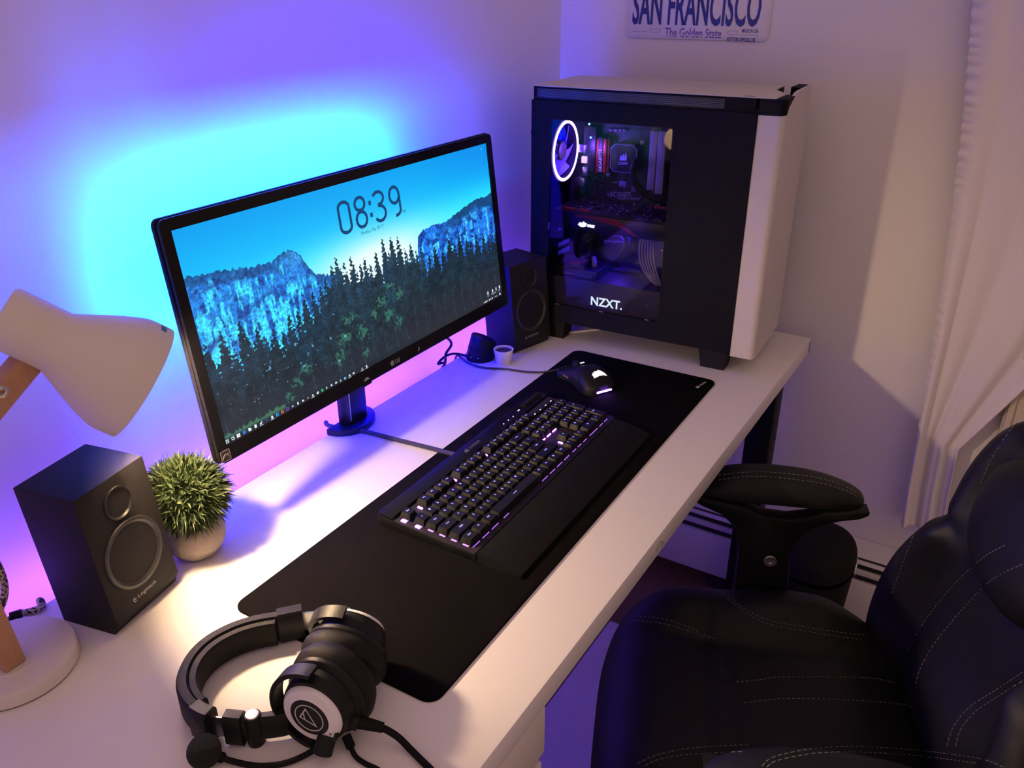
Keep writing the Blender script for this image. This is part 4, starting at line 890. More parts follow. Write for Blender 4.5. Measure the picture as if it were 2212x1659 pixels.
# ------------------------------------------------------------------ number plate on the wall
lpm = basis((XW - 0.0022, 0.4990, 0.5838 + D), (0, -1, 0), (0, 0, 1)); PWd, PHt = 0.3125, 0.156
plate = empty('license_plate', M=Matrix.Translation((XW, 0.343, D + 0.5838))); tag(plate, 'white souvenir license plate with dark blue lettering on the right wall', 'license plate')
LI = inv(plate) @ lpm
def pc_(u, v): p = lpm.inverted() @ on(u, v, (XW - 0.0022, 0, 0), (1, 0, 0)); return p.x, p.y
pm = mat('plate_enamel', (0.66, 0.64, 0.72), 0.3, noise=0.02)
MB().prism(rrect(0, PWd, 0, PHt, 0.013, 8), 0, 0.0012, LI, 0.0004).obj('plate_sheet', pm, plate)
MB().frame(rrect(0.0035, PWd - 0.0035, 0.0065, PHt - 0.0065, 0.010, 8), rrect(0.0050, PWd - 0.0050, 0.0080, PHt - 0.0080, 0.009, 8), 0.0011, 0.0018, LI).obj('raised_rim', pm, plate)
navy = mat('plate_navy', (0.015, 0.012, 0.13), 0.4); viol = mat('plate_violet', (0.16, 0.06, 0.36), 0.4)
def ptext(body, u0, v0, u1, v1, m, bold, dep=0.0004, nm='lettering', h=None):
    x0, y0 = pc_(u0, v1); x1, y1 = pc_(u1, v0)
    text_mesh(body, x1 - x0, h if h else y1 - y0, dep, LI @ Matrix.Translation((x0, y0, 0.0012)), 0, bold).obj(nm, m, plate, False)
ptext('SAN FRANCISCO', 1366, 0, 1647, 53, navy, 0.018, 0.0012, 'lettering', 0.074)
ptext('The Golden State', 1436, 62, 1560, 79.5, viol, 0.012)
ptext('MADE IN USA', 1603, 63, 1640, 70.5, navy, 0.01); ptext('NOT FOR OFFICIAL USE', 1570, 82, 1633, 89, navy, 0.02)
for (u, v) in ((1415, 66), (1583, 71)):
    x, y = pc_(u, v); MB().frame(rrect(x - .0120, x + .0120, y - .004, y + .004, .0039), rrect(x - .0108, x + .0108, y - .0029, y + .0029, .0028), 0.0011, 0.0018, LI).obj('slot_rim', mat('plate_slot', (.36, .34, .40), .4), plate)
fine = MB()
for (u0, u1, v) in ((1367, 1398, 68), (1600, 1639, 75.5), (1376, 1384, 79)):
    x0, y = pc_(u0, v); x1, _ = pc_(u1, v); k = x0
    while k < x1: fine.box(k, k + 0.0012, y - .0008, y + .0009, 0.0011, 0.0014, 0, 2, LI); k += 0.0021
fine.obj('fine_print', mat('plate_grey', (.25, .23, .32), .5), plate, False)

# ------------------------------------------------------------------ computer tower
PX, PY, PA = -0.2621, 0.0506, 0.055
pc = empty('computer_tower', (PX, PY, D), PA); tag(pc, 'white and black computer tower with a lit side window', 'computer tower'); pi_ = inv(pc)
TU = Vector((math.cos(PA), math.sin(PA), 0)); O3 = Vector((PX, PY, D))
def pt(u, v, w): p = pi_ @ on(u, v, O3 + TU * w, TU); return p      # pixel -> tower coordinates on the plane w metres inside the side panel
wh = mat('case_white', (0.52, 0.49, 0.48), 0.5, noise=0.02, bump=0.1, bscale=1200); bk = mat('case_black', (0.0042, 0.0042, 0.006), 0.6, noise=0.1, bump=0.3, bscale=1800, spec=0.07)
Z0, ZS, ZT = 0.038, 0.4875, 0.5139
SIDE = basis((0, 0, 0), (0, 1, 0), (0, 0, 1))       # polygon in depth, height ; extrusion towards +x (inside)
# side panel with the window opening
Wv0, Wv1, Wz0, Wz1 = 0.1955, 0.4430, 0.0770, 0.4530
b = MB(); b.frame(rrect(0.046, 0.4835, Z0, ZS, 0.001, 6), rrect(Wv0, Wv1, Wz0, Wz1, 0.006, 6), 0.0, 0.0025, SIDE); b.obj('side_panel', bk, pc, False)
MB().prism(rrect(Wv0 - .004, Wv1 + .004, Wz0 - .004, Wz1 + .004, .006), 0.0026, 0.0046, SIDE).obj('window_pane', glass_mat('acrylic_window', (0.66, 0.64, 0.76), 1.3), pc, False)
for v in (0.415, 0.315, 0.215): MB().box(0.0005, 0.0024, v, v + 0.009, Wz0 - .0005, Wz0 + .0012).obj('window_clip', mat('clip_metal', (.45, .42, .55), .3, .8), pc, False)
MB().box(0.001, 0.0024, Wv1 - .001, Wv1 + .0008, 0.236, 0.249).obj('window_clip', MATS['clip_metal'], pc, False)
MB().box(0.2165, 0.2195, 0.046, 0.4835, Z0, ZS).obj('far_panel', bk, pc, False)
MB().box(0.0026, 0.2165, 0.046, 0.4800, Z0, Z0 + 0.003).obj('floor_panel', bk, pc, False)
rr = MB().box(0.0026, 0.2165, 0.4770, 0.4800, Z0, ZS).obj('rear_panel', bk, pc, False)
MB().box(0.0026, 0.2165, 0.046, 0.0475, Z0, ZS).obj('front_frame', bk, pc, False)
MB().cyl((0.012, 0.480, 0.424), (0.012, 0.4885, 0.424), 0.0048).obj('thumb_screw', bk, rr); 
# top: black tray, mesh vents, white lid
MB().box(0.002, 0.218, 0.052, 0.4800, ZS, ZT - 0.0016, 0.0005).obj('top_tray', bk, pc)
v0, v1, z0, z1 = 0.1060, 0.4730, ZS + 0.0050, ZT - 0.0055
vent = MB().box(0.0012, 0.0030, v0, v1, z0, z1).obj('vent_recess', mat('vent_dark', (0.003, 0.003, 0.004), 0.9), pc, False)
hx = MB(); s_ = 0.00215
for i in range(int((v1 - v0) / (s_ * 1.732)) + 1):
    for j in range(7):
        cy_ = v0 + s_ + i * s_ * 1.732 + (s_ * .866 if j % 2 else 0); cz_ = z0 + s_ * .55 + j * s_ * 1.5
        if cy_ + s_ > v1 or cz_ + s_ > z1 + .001: continue
        o6 = [(cy_ + s_ * math.cos(PI / 6 + k * PI / 3), cz_ + s_ * math.sin(PI / 6 + k * PI / 3)) for k in range(6)]; i6 = [(cy_ + s_ * .74 * math.cos(PI / 6 + k * PI / 3), cz_ + s_ * .74 * math.sin(PI / 6 + k * PI / 3)) for k in range(6)]
        o = len(hx.v); hx.v += [SIDE @ Vector((*p, 0.0008)) for p in o6 + i6]; hx.f += [(o + k, o + (k + 1) % 6, o + 6 + (k + 1) % 6, o + 6 + k) for k in range(6)]
me = bpy.data.meshes.new('vent_mesh'); me.from_pydata([tuple(v) for v in hx.v], [], hx.f); vm = link('vent_mesh', me, mat('vent_wire', (0.05, 0.05, 0.055), 0.45), pc); vm['kind'] = 'stuff'
# lid with a notch at the front handle
lid = [(0.0, 0.024), (0.002, 0.019), (0.072, 0.017), (0.137, 0.050), (0.2185, 0.050), (0.2185, 0.481), (0.0, 0.481)]
MB().prism(lid, ZT - 0.0016, ZT, None, 0.0004).obj('lid', wh, pc)
MB().prism(sellipse(0.010, 0.066, 0.0030, 0.010, 2), ZT, ZT + 0.0003).obj('lid_slot', black, pc, False)
# white front panel with rounded vertical edges ; its top edge dips at the carrying notch
prof = [(0.0, ZS - 0.0025), (0.012, ZS - 0.001), (0.022, 0.497), (0.050, 0.5085), (0.078, 0.5160), (0.10, 0.5175), (0.2185, 0.5175)]
def ftop(x): return float(np.interp(x, [p[0] for p in prof], [p[1] for p in prof]))
seg = [(0.0015, 0.046), (0.0015, 0.014)] + [(0.0135 - 0.012 * math.cos(a), 0.012 - 0.012 * math.sin(a)) for a in np.linspace(0.1, PI / 2, 8)] + [(x, 0.0) for x in np.linspace(0.02, 0.2, 37)] + [(0.2065 + 0.012 * math.sin(a), 0.012 - 0.012 * math.cos(a)) for a in np.linspace(0.1, PI / 2, 8)] + [(0.2185, 0.046)]
n = len(seg); ZL = ZS - 0.0025
b = MB(); vs = [(x, y, Z0 - 0.004) for x, y in seg] + [(x, y, ZL) for x, y in seg]
b.add(vs, [(i, i + 1, n + i + 1, n + i) for i in range(n - 1)] + [(n - 1, 0, n, 2 * n - 1), tuple(range(n - 1, -1, -1)), tuple(range(n, 2 * n))])
up_ = [p for p in seg if 0.0 < p[0] and p[1] < 0.040 and not (p[0] < 0.003)]; m = len(up_)
def inn_(x, y): return (min(max(x, 0.0060), 0.2140), y + 0.0065 if 0.004 < x < 0.216 else y)
vs = [(x, y, ZL - .0002) for x, y in up_] + [(x, y, max(ftop(x), ZL)) for x, y in up_] + [(*inn_(x, y), max(ftop(x), ZL)) for x, y in up_] + [(*inn_(x, y), ZL - .0002) for x, y in up_]
b.add(vs, [(k * m + i, k * m + i + 1, ((k + 1) % 4) * m + i + 1, ((k + 1) % 4) * m + i) for k in range(4) for i in range(m - 1)] + [(0, m, 2 * m, 3 * m), (m - 1, 2 * m - 1, 3 * m - 1, 4 * m - 1)])
b.obj('front_panel', wh, pc, angle=40)
# black carrying handle between lid and front panel
hd_ = MB(); lo_ = [p for p in seg if p[0] <= 0.080]; m = len(lo_)
vs = [(x, y + .0003, max(ftop(x), ZL) + .0001) for x, y in lo_] + [(x, y + .0003, max(ftop(x) + .0002, ZT - 0.0017)) for x, y in lo_]
hd_.add(vs, [(i, i + 1, m + i + 1, m + i) for i in range(m - 1)])
hd_.add([(x, y, ZT - 0.0017) for x, y in lo_] + [(0.078, 0.020, ZT - .0017), (0.0015, 0.046, ZT - .0017)], [tuple(range(m + 2))])
hd_.box(0.003, 0.217, 0.010, 0.0555, ZL, 0.494)
hd_.prism([(0.150, 0.0068), (0.2180, 0.0068), (0.2180, 0.026), (0.158, 0.028)], 0.494, 0.5172)
hd_.obj('front_handle', bk, pc, False)
for (x, y) in ((0.0, 0.050), (0.175, 0.050), (0.0, 0.40), (0.175, 0.40)):
    MB().add([(x + .003, y + .005, 0.0), (x + .040, y + .005, 0), (x + .040, y + .052, 0), (x + .003, y + .052, 0), (x, y, Z0), (x + .045, y, Z0), (x + .045, y + .058, Z0), (x, y + .058, Z0)],
             [(3, 2, 1, 0), (4, 5, 6, 7), (0, 1, 5, 4), (1, 2, 6, 5), (2, 3, 7, 6), (3, 0, 4, 7)]).obj('foot', rubber, pc, False)
# ---- inside
inn = mat('case_inner', (0.05, 0.045, 0.06), 0.6); pcb = mat('pcb_black', (0.022, 0.022, 0.028), 0.45, noise=0.5, scale=120); pcbg = mat('pcb_green', (0.035, 0.075, 0.070), 0.45, noise=0.4, scale=160)
WB = 0.160                       # plane of the circuit board
MB().box(0.176, 0.178, 0.048, 0.476, Z0 + .003, ZS).obj('inner_tray', inn, pc, False)
def rect_px(u0, v0, u1, v1, w):
    a = pt(u0, v0, w); c = pt(u1, v1, w); return min(a.y, c.y), max(a.y, c.y), min(a.z, c.z), max(a.z, c.z)
mbd_ = empty('x'); bpy.data.objects.remove(mbd_)
y0, y1, z0, z1 = rect_px(1262, 262, 1444, 465, WB); y0 -= .02; z1 += .01; z1 = min(z1, .470); y1 = min(y1, .470)
board = MB().box(WB, 0.1625, y0, y1, z0, z1).obj('circuit_board', pcb, pc, False)
def comp(nm, u0, v0, u1, v1, h, m, bev=0.0, w=WB):
    a, c, d, e = rect_px(u0, v0, u1, v1, w - h); return MB().box(w - h, w - 0.0001, a, c, d, e, bev).obj(nm, m, board, bev > 0)
comp('green_area', 1302, 276, 1404, 372, 0.0006, pcbg)
red = mat('heatsink_red', (0.42, 0.02, 0.02), 0.35, 0.3); blk2 = mat('chip_black', (0.012, 0.012, 0.015), 0.4); sil = mat('socket_silver', (0.5, 0.5, 0.55), 0.3, 0.9)
comp('io_shroud', 1262, 272, 1284, 372, 0.030, blk2, 0.001); comp('io_port', 1256, 338, 1266, 353, 0.036, mat('port_glow', (.5, .45, .5), .4, emit=(1, .75, 1), es=1.6), 0.0005)
comp('io_port', 1250, 312, 1264, 330, 0.034, sil, 0.0005); comp('io_port', 1258, 360, 1268, 380, 0.034, sil, 0.0005)
for k, u in enumerate((1283, 1289, 1303, 1309)): comp('heatsink_fin', u, 300, u + 4.5, 374, 0.022 if k in (0, 3) else 0.026, red, 0.0008)
comp('heatsink_core', 1293, 296, 1301, 376, 0.027, blk2, 0.0008)
ledw = mat('inner_print_white', (.5, .5, .6), .5, emit=(0.55, 0.45, 1.0), es=0.55)
def itext(body, u0, v0, u1, v1, w, m, rot=0, par=None, nm='board_text', bold=0.01):
    if rot == 0:
        a = pt(u0, v1, w); bx = pt(u1, v1, w); cx_ = pt(u0, v0, w); ex = bx - a; ey = cx_ - a
    else:
        a = pt(u0 if rot < 0 else u1, v1, w); bx = pt(u0 if rot < 0 else u1, v0, w); cx_ = pt(u1 if rot < 0 else u0, v1, w); ex = bx - a; ey = cx_ - a
    text_mesh(body, ex.length, ey.length, 0, basis(a, ex, ey), 0, bold).obj(nm, m, par if par else board, False)
itext('GIGABYTE', 1293, 322, 1300, 371, WB - 0.0275, ledw, 1)
# cpu cooler
a, c, d, e = rect_px(1320, 309, 1374, 376, WB - 0.035)
cy_, cz_ = (a + c) / 2, (d + e) / 2; hw = (c - a) / 2; hh = (e - d) / 2
octa = lambda k: [(cy_ + sx * hw * k, cz_ + sz * hh * k) for sx, sz in ((-1, -.68), (-.68, -1), (.68, -1), (1, -.68), (1, .68), (.68, 1), (-.68, 1), (-1, .68))]
cool = MB().prism(octa(1.0), WB - 0.035, WB - 0.001, SIDE).obj('cooler_block', blk2, board, False)
MB().frame(octa(1.0), octa(0.93), WB - 0.0362, WB - 0.0350, SIDE).obj('cooler_rim', mat('rim_silver', (.4, .4, .6), .25, .9), board, False)  # silver border of the cooler face
itext('CORSAIR', 1335, 350, 1356, 356, WB - 0.0364, mat('cooler_print', (.3, .3, .5), .5, emit=(.12, .12, 1.0), es=0.7))
ck = MB(); q0 = pt(1338, 347, WB - .0364); q1 = pt(1354, 347, WB - .0364); q2 = pt(1338, 332, WB - .0364); sails(ck, basis(q0, q1 - q0, q2 - q0), (q1 - q0).length); ck.obj('cooler_emblem', MATS['cooler_print'], board, False)
for (u, v) in ((1314, 301), (1386, 308), (1313, 377)):
    p = pt(u, v, WB - .012); MB().cyl((WB - .012, p.y, p.z), (WB, p.y, p.z), 0.0045).obj('standoff_screw', sil, board)
for k, (ua, ub) in enumerate(((1405, 1412), (1423, 1430))):
    comp('memory_module', ua, 283, ub, 412 + 8 * k, 0.034, mat('ram_spreader', (0.50, 0.46, 0.62), 0.4, 0.2), 0.0008)
for k, u in enumerate((1314, 1325, 1335, 1345)): comp('choke', u, 278, u + 8, 285, 0.006, mat('choke_grey', (.20, .20, .26), .5), 0.0006)
for k in range(90):
    u = rng.uniform(1264, 1440); v = rng.uniform(375, 462); s = rng.uniform(1.2, 4.2)
    if 1312 < u < 1398 and 386 < v < 442: continue
    comp('chip', u, v, u + s, v + s * rng.uniform(.5, 1.3), rng.uniform(.001, .004), (blk2, sil, pcbg)[k % 3])
prt = mat('board_print', (.40, .38, .50), .5)
itext('GIGABYTE', 1334, 415, 1363, 424, WB - .0004, prt); itext('GA-Z97X-Gaming 7', 1334, 425, 1384, 433, WB - .0004, prt); itext('FC', 1320, 414, 1333, 426, WB - .0004, prt); itext('CE', 1311, 417, 1318, 423, WB - .0004, prt)
comp('logo_box', 1338, 390, 1352, 404, .0004, mat('print_violet', (.26, .20, .55), .5)); itext('SLI', 1340, 397, 1351, 403, WB - .0006, mat('ink_dark', (.02, .02, .05), .5)); itext('AMD', 1322, 391, 1334, 396, WB - .0004, prt)
itext('10 G', 1364, 403, 1374, 408, WB - .0004, prt); itext('M.2', 1364, 410, 1373, 414, WB - .0004, prt)
comp('capacitor_block', 1243, 383, 1262, 402, .030, sil, .0008)
# coolant hoses
for dy in (0.0, 0.010):
    hs = [(1381, 344, .125), (1372, 352, .11), (1366, 372, .105), (1374, 396, .105), (1392, 416, .11), (1415, 428, .115), (1440, 436, .12), (1462, 440, .125)]
    MB().tube([pt(u, v + dy * 250, w) + Vector((0, 0, 0)) for u, v, w in hs], 0.0058, 10, 5).obj('coolant_hose', mat('hose_black', (.015, .015, .02), .35), pc)
# graphics card
g0 = pt(1205, 445, 0.06); gz = g0.z
card = MB().box(0.040, 0.158, 0.170, 0.452, gz - 0.004, gz - 0.002).obj('graphics_card', pcb, pc, False)
MB().box(0.038, 0.158, 0.172, 0.450, gz - 0.040, gz - 0.0045, 0.002).obj('card_shroud', blk2, card)
for k in range(150):
    x = rng.uniform(.045, .152); y = rng.uniform(.18, .44); s = rng.uniform(.0015, .006)
    MB().box(x, x + s * rng.uniform(.5, 1.6), y, y + s, gz - .002, gz - .002 + rng.uniform(.0008, .003)).obj('chip', (blk2, mat('solder_grey', (.32, .30, .42), .4, .5), blk2, mat('chip_violet', (.12, .09, .2), .5))[k % 4], card, False)
for (y, w, x) in ((.405, .030, .044), (.372, .026, .044), (.20, .07, .14)): MB().box(x, x + .004, y, y + w, gz - .002, gz + .004, .0006).obj('card_connector', red, card)
MB().box(0.0372, 0.0380, 0.30, 0.40, gz - 0.012, gz - 0.007).obj('card_stripe', red, card, False)
MB().add([(0.0374, .345, gz - .010), (0.0374, .300, gz - .012), (0.0374, .262, gz - .036), (0.0374, .272, gz - .036), (0.0374, .306, gz - .020), (0.0374, .345, gz - .017)], [(0, 1, 2, 3, 4, 5)]).obj('card_stripe', red, card, False)
cl = mat('card_logo_glow', (.6, .6, .6), .5, emit=(0.75, 0.9, 1.0), es=3.0)
def lg(pxs):
    vs = [pt(u, v, 0.0368) for u, v in pxs]; return vs
MB().add(lg([(1248, 485), (1252, 480), (1258, 481), (1260, 478), (1264, 481), (1268, 483), (1266, 489), (1260, 491), (1254, 490)]), [tuple(range(9))]).obj('card_emblem', cl, card, False)
MB().add(lg([(1269, 484), (1285, 487), (1283, 493), (1268, 490)]), [(0, 1, 2, 3)]).obj('card_emblem', cl, card, False)
# white sleeved cables
wcb = mat('sleeved_white', (0.62, 0.58, 0.60), 0.6)
for k in range(6):
    f = k / 5
    pts = [pt(1405 + 30 * f, 484 + 2 * f, .05 + .02 * f), pt(1388 + 26 * f, 503, .045 + .02 * f), pt(1381 + 30 * f, 535, .042), pt(1382 + 30 * f, 560, .042), pt(1391 + 26 * f, 585, .044), pt(1404 + 20 * f, 603, .048), pt(1418 + 10 * f, 617, .055), pt(1432 + 6 * f, 628, .06)]
    MB().tube(pts, 0.0017, 7, 5).obj('power_cable', wcb, pc)
for k in range(3): MB().tube([pt(1305 + 3 * k, 478 + 2 * k, .06), pt(1330, 484 + 2 * k, .058), pt(1358, 489 + 2 * k, .055), pt(1392, 499 + 2 * k, .05)], 0.0018, 7, 5).obj('power_cable', wcb, pc)
for pts in (((1340, 500), (1352, 520), (1345, 545), (1325, 565), (1300, 580)), ((1366, 510), (1362, 535), (1345, 560), (1330, 575)), ((1262, 497), (1252, 520), (1250, 560))): MB().tube([pt(u, v, .10) for u, v in pts], .005, 8, 5).obj('black_cable', blk2, pc)
p = pt(1330, 515, .15); MB().box(.146, .158, p.y - .045, p.y + .045, p.z - .022, p.z + .020, .003).obj('sata_block', blk2, pc); itext('SATA Express', 1305, 519, 1344, 525, .1455, prt, 0, pc)
# shroud over the power supply with the lit name
ssh = mat('shroud_satin', (0.085, 0.075, 0.10), 0.5)
sp0 = pt(1300, 612, .012)
MB().box(0.012, 0.175, 0.06, 0.470, Z0 + .0035, sp0.z, 0.002).obj('psu_shroud', ssh, pc)
nx = mat('case_name_glow', (.7, .7, .7), .5, emit=(0.72, 0.93, 1.0), es=2.2)
a = pt(1276, 657.5, .0115); bx = pt(1343, 671, .0115); cx_ = pt(1276, 639, .0115)
a.z = (a.z + bx.z) / 2; ex = Vector((0, bx.y - a.y, 0)); ey = Vector((0, 0, cx_.z - pt(1276, 657.5, .0115).z))
text_mesh('NZXT.', abs(ex.y), ey.z, 0.0004, basis(Vector((0.0117, a.y, a.z)), ex, ey), 0, 0.02).obj('lit_name', nx, pc, False)
# drive tray and drive on the shroud
p = pt(1250, 585, .03)
dr = MB().box(0.020, 0.120, p.y - .045, p.y + .055, sp0.z + .001, sp0.z + .018, .001).obj('drive_tray', blk2, pc)
MB().box(0.0195, 0.0200, p.y - .035, p.y + .030, sp0.z + .004, sp0.z + .010).obj('tray_strip', mat('tray_grey', (.14, .12, .14), .5), dr, False)
MB().box(0.026, 0.075, p.y - .004, p.y + .040, sp0.z + .018, sp0.z + .0245, .001).obj('solid_state_drive', blk2, dr); MB().box(.030, .055, p.y + .004, p.y + .026, sp0.z + .0245, sp0.z + .0250).obj('drive_label', mat('label_red', (.35, .05, .02), .5), dr, False)
for k in range(4): MB().box(.05 + .012 * k, .058 + .012 * k, p.y - .03 + .006 * k, p.y - .022 + .006 * k, sp0.z + .018, sp0.z + .028, .001).obj('sata_plug', mat('plug_white', (.5, .48, .6), .5), dr)
# rear slot covers
for (u0, v0, u1, v1) in ((1208, 492, 1232, 478), (1208, 528, 1243, 511), (1208, 545, 1243, 528)):
    for k in range(12):
        f = k / 12; a_ = on(u0 + (u1 - u0) * f, v0 + (v1 - v0) * f, O3 + Vector((-math.sin(PA), math.cos(PA), 0)) * 0.474, Vector((-math.sin(PA), math.cos(PA), 0))); q = pi_ @ a_
        MB().box(q.x, q.x + .0035, .4735, .4765, q.z - .006, q.z + .003).obj('slot_vent', mat('slot_glow', (.10, .08, .5), .4, emit=(.10, .06, 1.0), es=.25), rr, False)  # faint blue glow put into the slot material
# rear fan with its glowing ring
fdir = Vector((-math.sin(PA), math.cos(PA), 0)); FV = 0.440
fc = pi_ @ on(1209, 327, O3 + fdir * FV, fdir); FRd = 0.0585
ft = pi_ @ on(1246, 322, O3 + fdir * FV, fdir)
fcx = max(ft.x - FRd, FRd + 0.0095); fcz = (pi_ @ on(1212, 392, O3 + fdir * FV, fdir)).z + FRd
FM = basis((fcx, FV, fcz), (1, 0, 0), (0, 0, 1))
fan = MB().frame(circle(0, 0, FRd + .0045, 48), circle(0, 0, FRd, 48), -0.026, -0.001, FM).obj('rear_fan', blk2, pc)
MB().lathe([(FRd - .0045, .0005), (FRd - .004, .0022), (FRd + .001, .0022), (FRd + .002, .0005), (FRd - .0045, .0005)], 56, FM).obj('fan_ring', mat('fan_ring_glow', (.8, .8, .8), .5, emit=(1.0, 0.62, 1.0), es=5.0), fan)
MB().lathe([(0, -.006), (.018, -.006), (.020, -.009), (.020, -.022), (0, -.022)], 32, FM).obj('fan_hub', blk2, fan)
fbm_ = mat('fan_blade', (0.25, 0.22, 0.9), 0.4, emit=(0.004, 0.0, 1.0), es=0.9)  # blades emit blue to stand for led light falling on them
MB().lathe([(0, -.0245), (FRd, -.0245)], 40, FM).obj('fan_glow_disc', mat('fan_disc_glow', (0.02, 0.01, 0.2), 0.6, emit=(0.0, 0.0, 1.0), es=0.7), fan)  # backing disc that glows blue in place of lit blades
for k in range(7):
    a = 2 * PI * k / 7
    MB().grid(lambda i, j, a=a: ((.019 + (FRd - .022) * j) * math.cos(a + i * .78 + j * .25), (.019 + (FRd - .022) * j) * math.sin(a + i * .78 + j * .25), -.022 + .014 * i), 5, 5, FM).obj('fan_blade', fbm_, fan)
for (u, v, e_) in ((1273, 268, 2.5), (1276, 297, 1.4)):
    p = pt(u, v, .10); MB().ball(p, 0.0022, 10).obj('status_led', mat('status_led_%d' % v, (.5, .6, .7), .4, emit=(.12, .55, 1), es=4 * e_), pc)
p = pt(1430, 541, .03); MB().ball(p, 0.0012, 8).obj('status_led', mat('status_red', (.6, .2, .1), .4, emit=(1, .12, .05), es=3), pc)
def plamp(nm, loc, col, e, r=.01):
    l = bpy.data.lights.new(nm, 'POINT'); l.energy = e; l.color = col; l.shadow_soft_size = r; o = bpy.data.objects.new(nm, l); C.objects.link(o); o.parent = pc; o.location = loc; return o
plamp('case_led_light', (fcx + .02, FV - .03, fcz), (0.26, 0.08, 1.0), 0.75)
plamp('case_led_light', (0.10, 0.33, gz - .065), (0.10, 0.02, 1.0), 0.42)
# ------------------------------------------------------------------ office chair
ch = empty('office_chair', (-0.77, -0.20, 0.012), math.radians(22)); tag(ch, 'black leather office chair with padded arms and pale stitching pulled up to the desk', 'chair')
bpy.context.view_layer.update(); chw = ch.matrix_world.copy(); chi = chw.inverted()
leather = mat('chair_leather', (0.0065, 0.0065, 0.0075), 0.48, noise=0.2, bump=0.35, bscale=700, spec=0.22)
chpl = mat('chair_plastic', (0.007, 0.007, 0.0075), 0.5, spec=0.2)
thread = mat('stitch_thread', (0.16, 0.16, 0.17), 0.7)
DC = D - 0.012
def sst(a, lo, hi): t = max(0.0, min(1.0, (a - lo) / (hi - lo))); return t * t * (3 - 2 * t)
def seat_top(x, y, e):
    ax = abs(x)
    lobes = 0.62 * math.exp(-((y - 0.175) / 0.085) ** 2) + 1.0 * math.exp(-((y + 0.035) / 0.115) ** 2)
    z = DC - 0.285 + 0.044 * sst(ax, 0.125, 0.215) * min(1.0, 0.15 + lobes) - 0.004 * math.exp(-((ax - 0.135) / 0.010) ** 2)
    z -= 0.006 * math.exp(-((y - 0.125 + 0.25 * x * x) / 0.008) ** 2) * (ax < 0.2) + 0.004 * math.exp(-((y - 0.085) / 0.006) ** 2) * (ax < 0.12)
    z += 0.010 * math.exp(-((y - 0.21) / 0.06) ** 2) * (1 - sst(ax, .12, .2)) - 0.012 * sst(-y, 0.06, 0.2) * (ax < .14)
    return z - 0.085 * (1 - e) ** 1.3
MB().pillow(sellipse(0, 0.030, 0.285, 0.256, 3.4, 96), seat_top, lambda x, y, e: DC - 0.405 + 0.03 * (1 - e), 0, 0.030, 30, 5.0).obj('seat', leather, ch, angle=60)
REC = 0.18
BM = Matrix.Translation((0, -0.165 + 0.09 * REC, DC - 0.34)) @ basis((0, 0, 0), (1, 0, 0), (0, -math.sin(REC), math.cos(REC)))
BM = BM @ Matrix.Scale(1, 4)
half = [(0.0, 0.0), (0.12, 0.0), (0.21, 0.008), (0.252, 0.045), (0.270, 0.11), (0.264, 0.175), (0.240, 0.235), (0.212, 0.285), (0.198, 0.318), (0.203, 0.350), (0.207, 0.385), (0.197, 0.435), (0.170, 0.485), (0.120, 0.525), (0.06, 0.545), (0.0, 0.550)]
hs_ = spline([Vector((x, y, 0)) for x, y in half], 5); out = [(p.x, p.y) for p in hs_[:-1]] + [(-p.x, p.y) for p in hs_[:0:-1]]
nrm = (BM.to_3x3() @ Vector((0, 0, 1))).y      # forward if positive
SG = 1.0 if nrm > 0 else -1.0
def back_front(x, y, e):
    ax = abs(x); w = float(np.interp(y, [p[1] for p in half], [p[0] for p in half])); k = ax / max(w, .05)
    f = -0.030 + 0.048 * sst(k, 0.50, 0.80) * (1 - 0.35 * sst(y, .28, .36)) - 0.005 * math.exp(-((ax - (0.145 - .25 * (y - .2) ** 2)) / .008) ** 2) + 0.020 * math.exp(-((y - .12) / .07) ** 2) * (1 - sst(ax, .05, .13))
    f -= 0.010 * math.exp(-((y - 0.315) / 0.016) ** 2) * sst(k, .5, .8)
    return SG * (f - 0.045 * (1 - e) ** 1.4)
MB().pillow(out, back_front, lambda x, y, e: SG * (-0.115 + 0.04 * (1 - e)), 0, 0.24, 30, 5.0, BM).obj('backrest', leather, ch, angle=60)
MB().pillow(sellipse(0, 0.405, 0.122, 0.092, 2.5, 60), lambda x, y, e: SG * (-0.030 + 0.052 * e), lambda x, y, e: SG * (-0.035), 0, 0.405, 16, 3.0, BM).obj('headrest_cushion', leather, ch, angle=60)
arm_poly = [(-0.134, -0.092), (-0.064, -0.101), (-0.040, -0.113), (-0.0074, -0.121), (0.030, -0.119), (0.070, -0.103), (0.155, -0.092), (0.150, -0.102), (0.1351, -0.1103), (0.0985, -0.1253), (0.0800, -0.145), (0.0707, -0.1654), (0.0640, -0.205), (0.0626, -0.2542), (0.064, -0.345), (-0.030, -0.345), (-0.0265, -0.2528), (-0.0205, -0.205), (-0.0211, -0.1837), (-0.034, -0.152), (-0.0557, -0.1316), (-0.088, -0.117), (-0.1196, -0.1090), (-0.134, -0.100)]
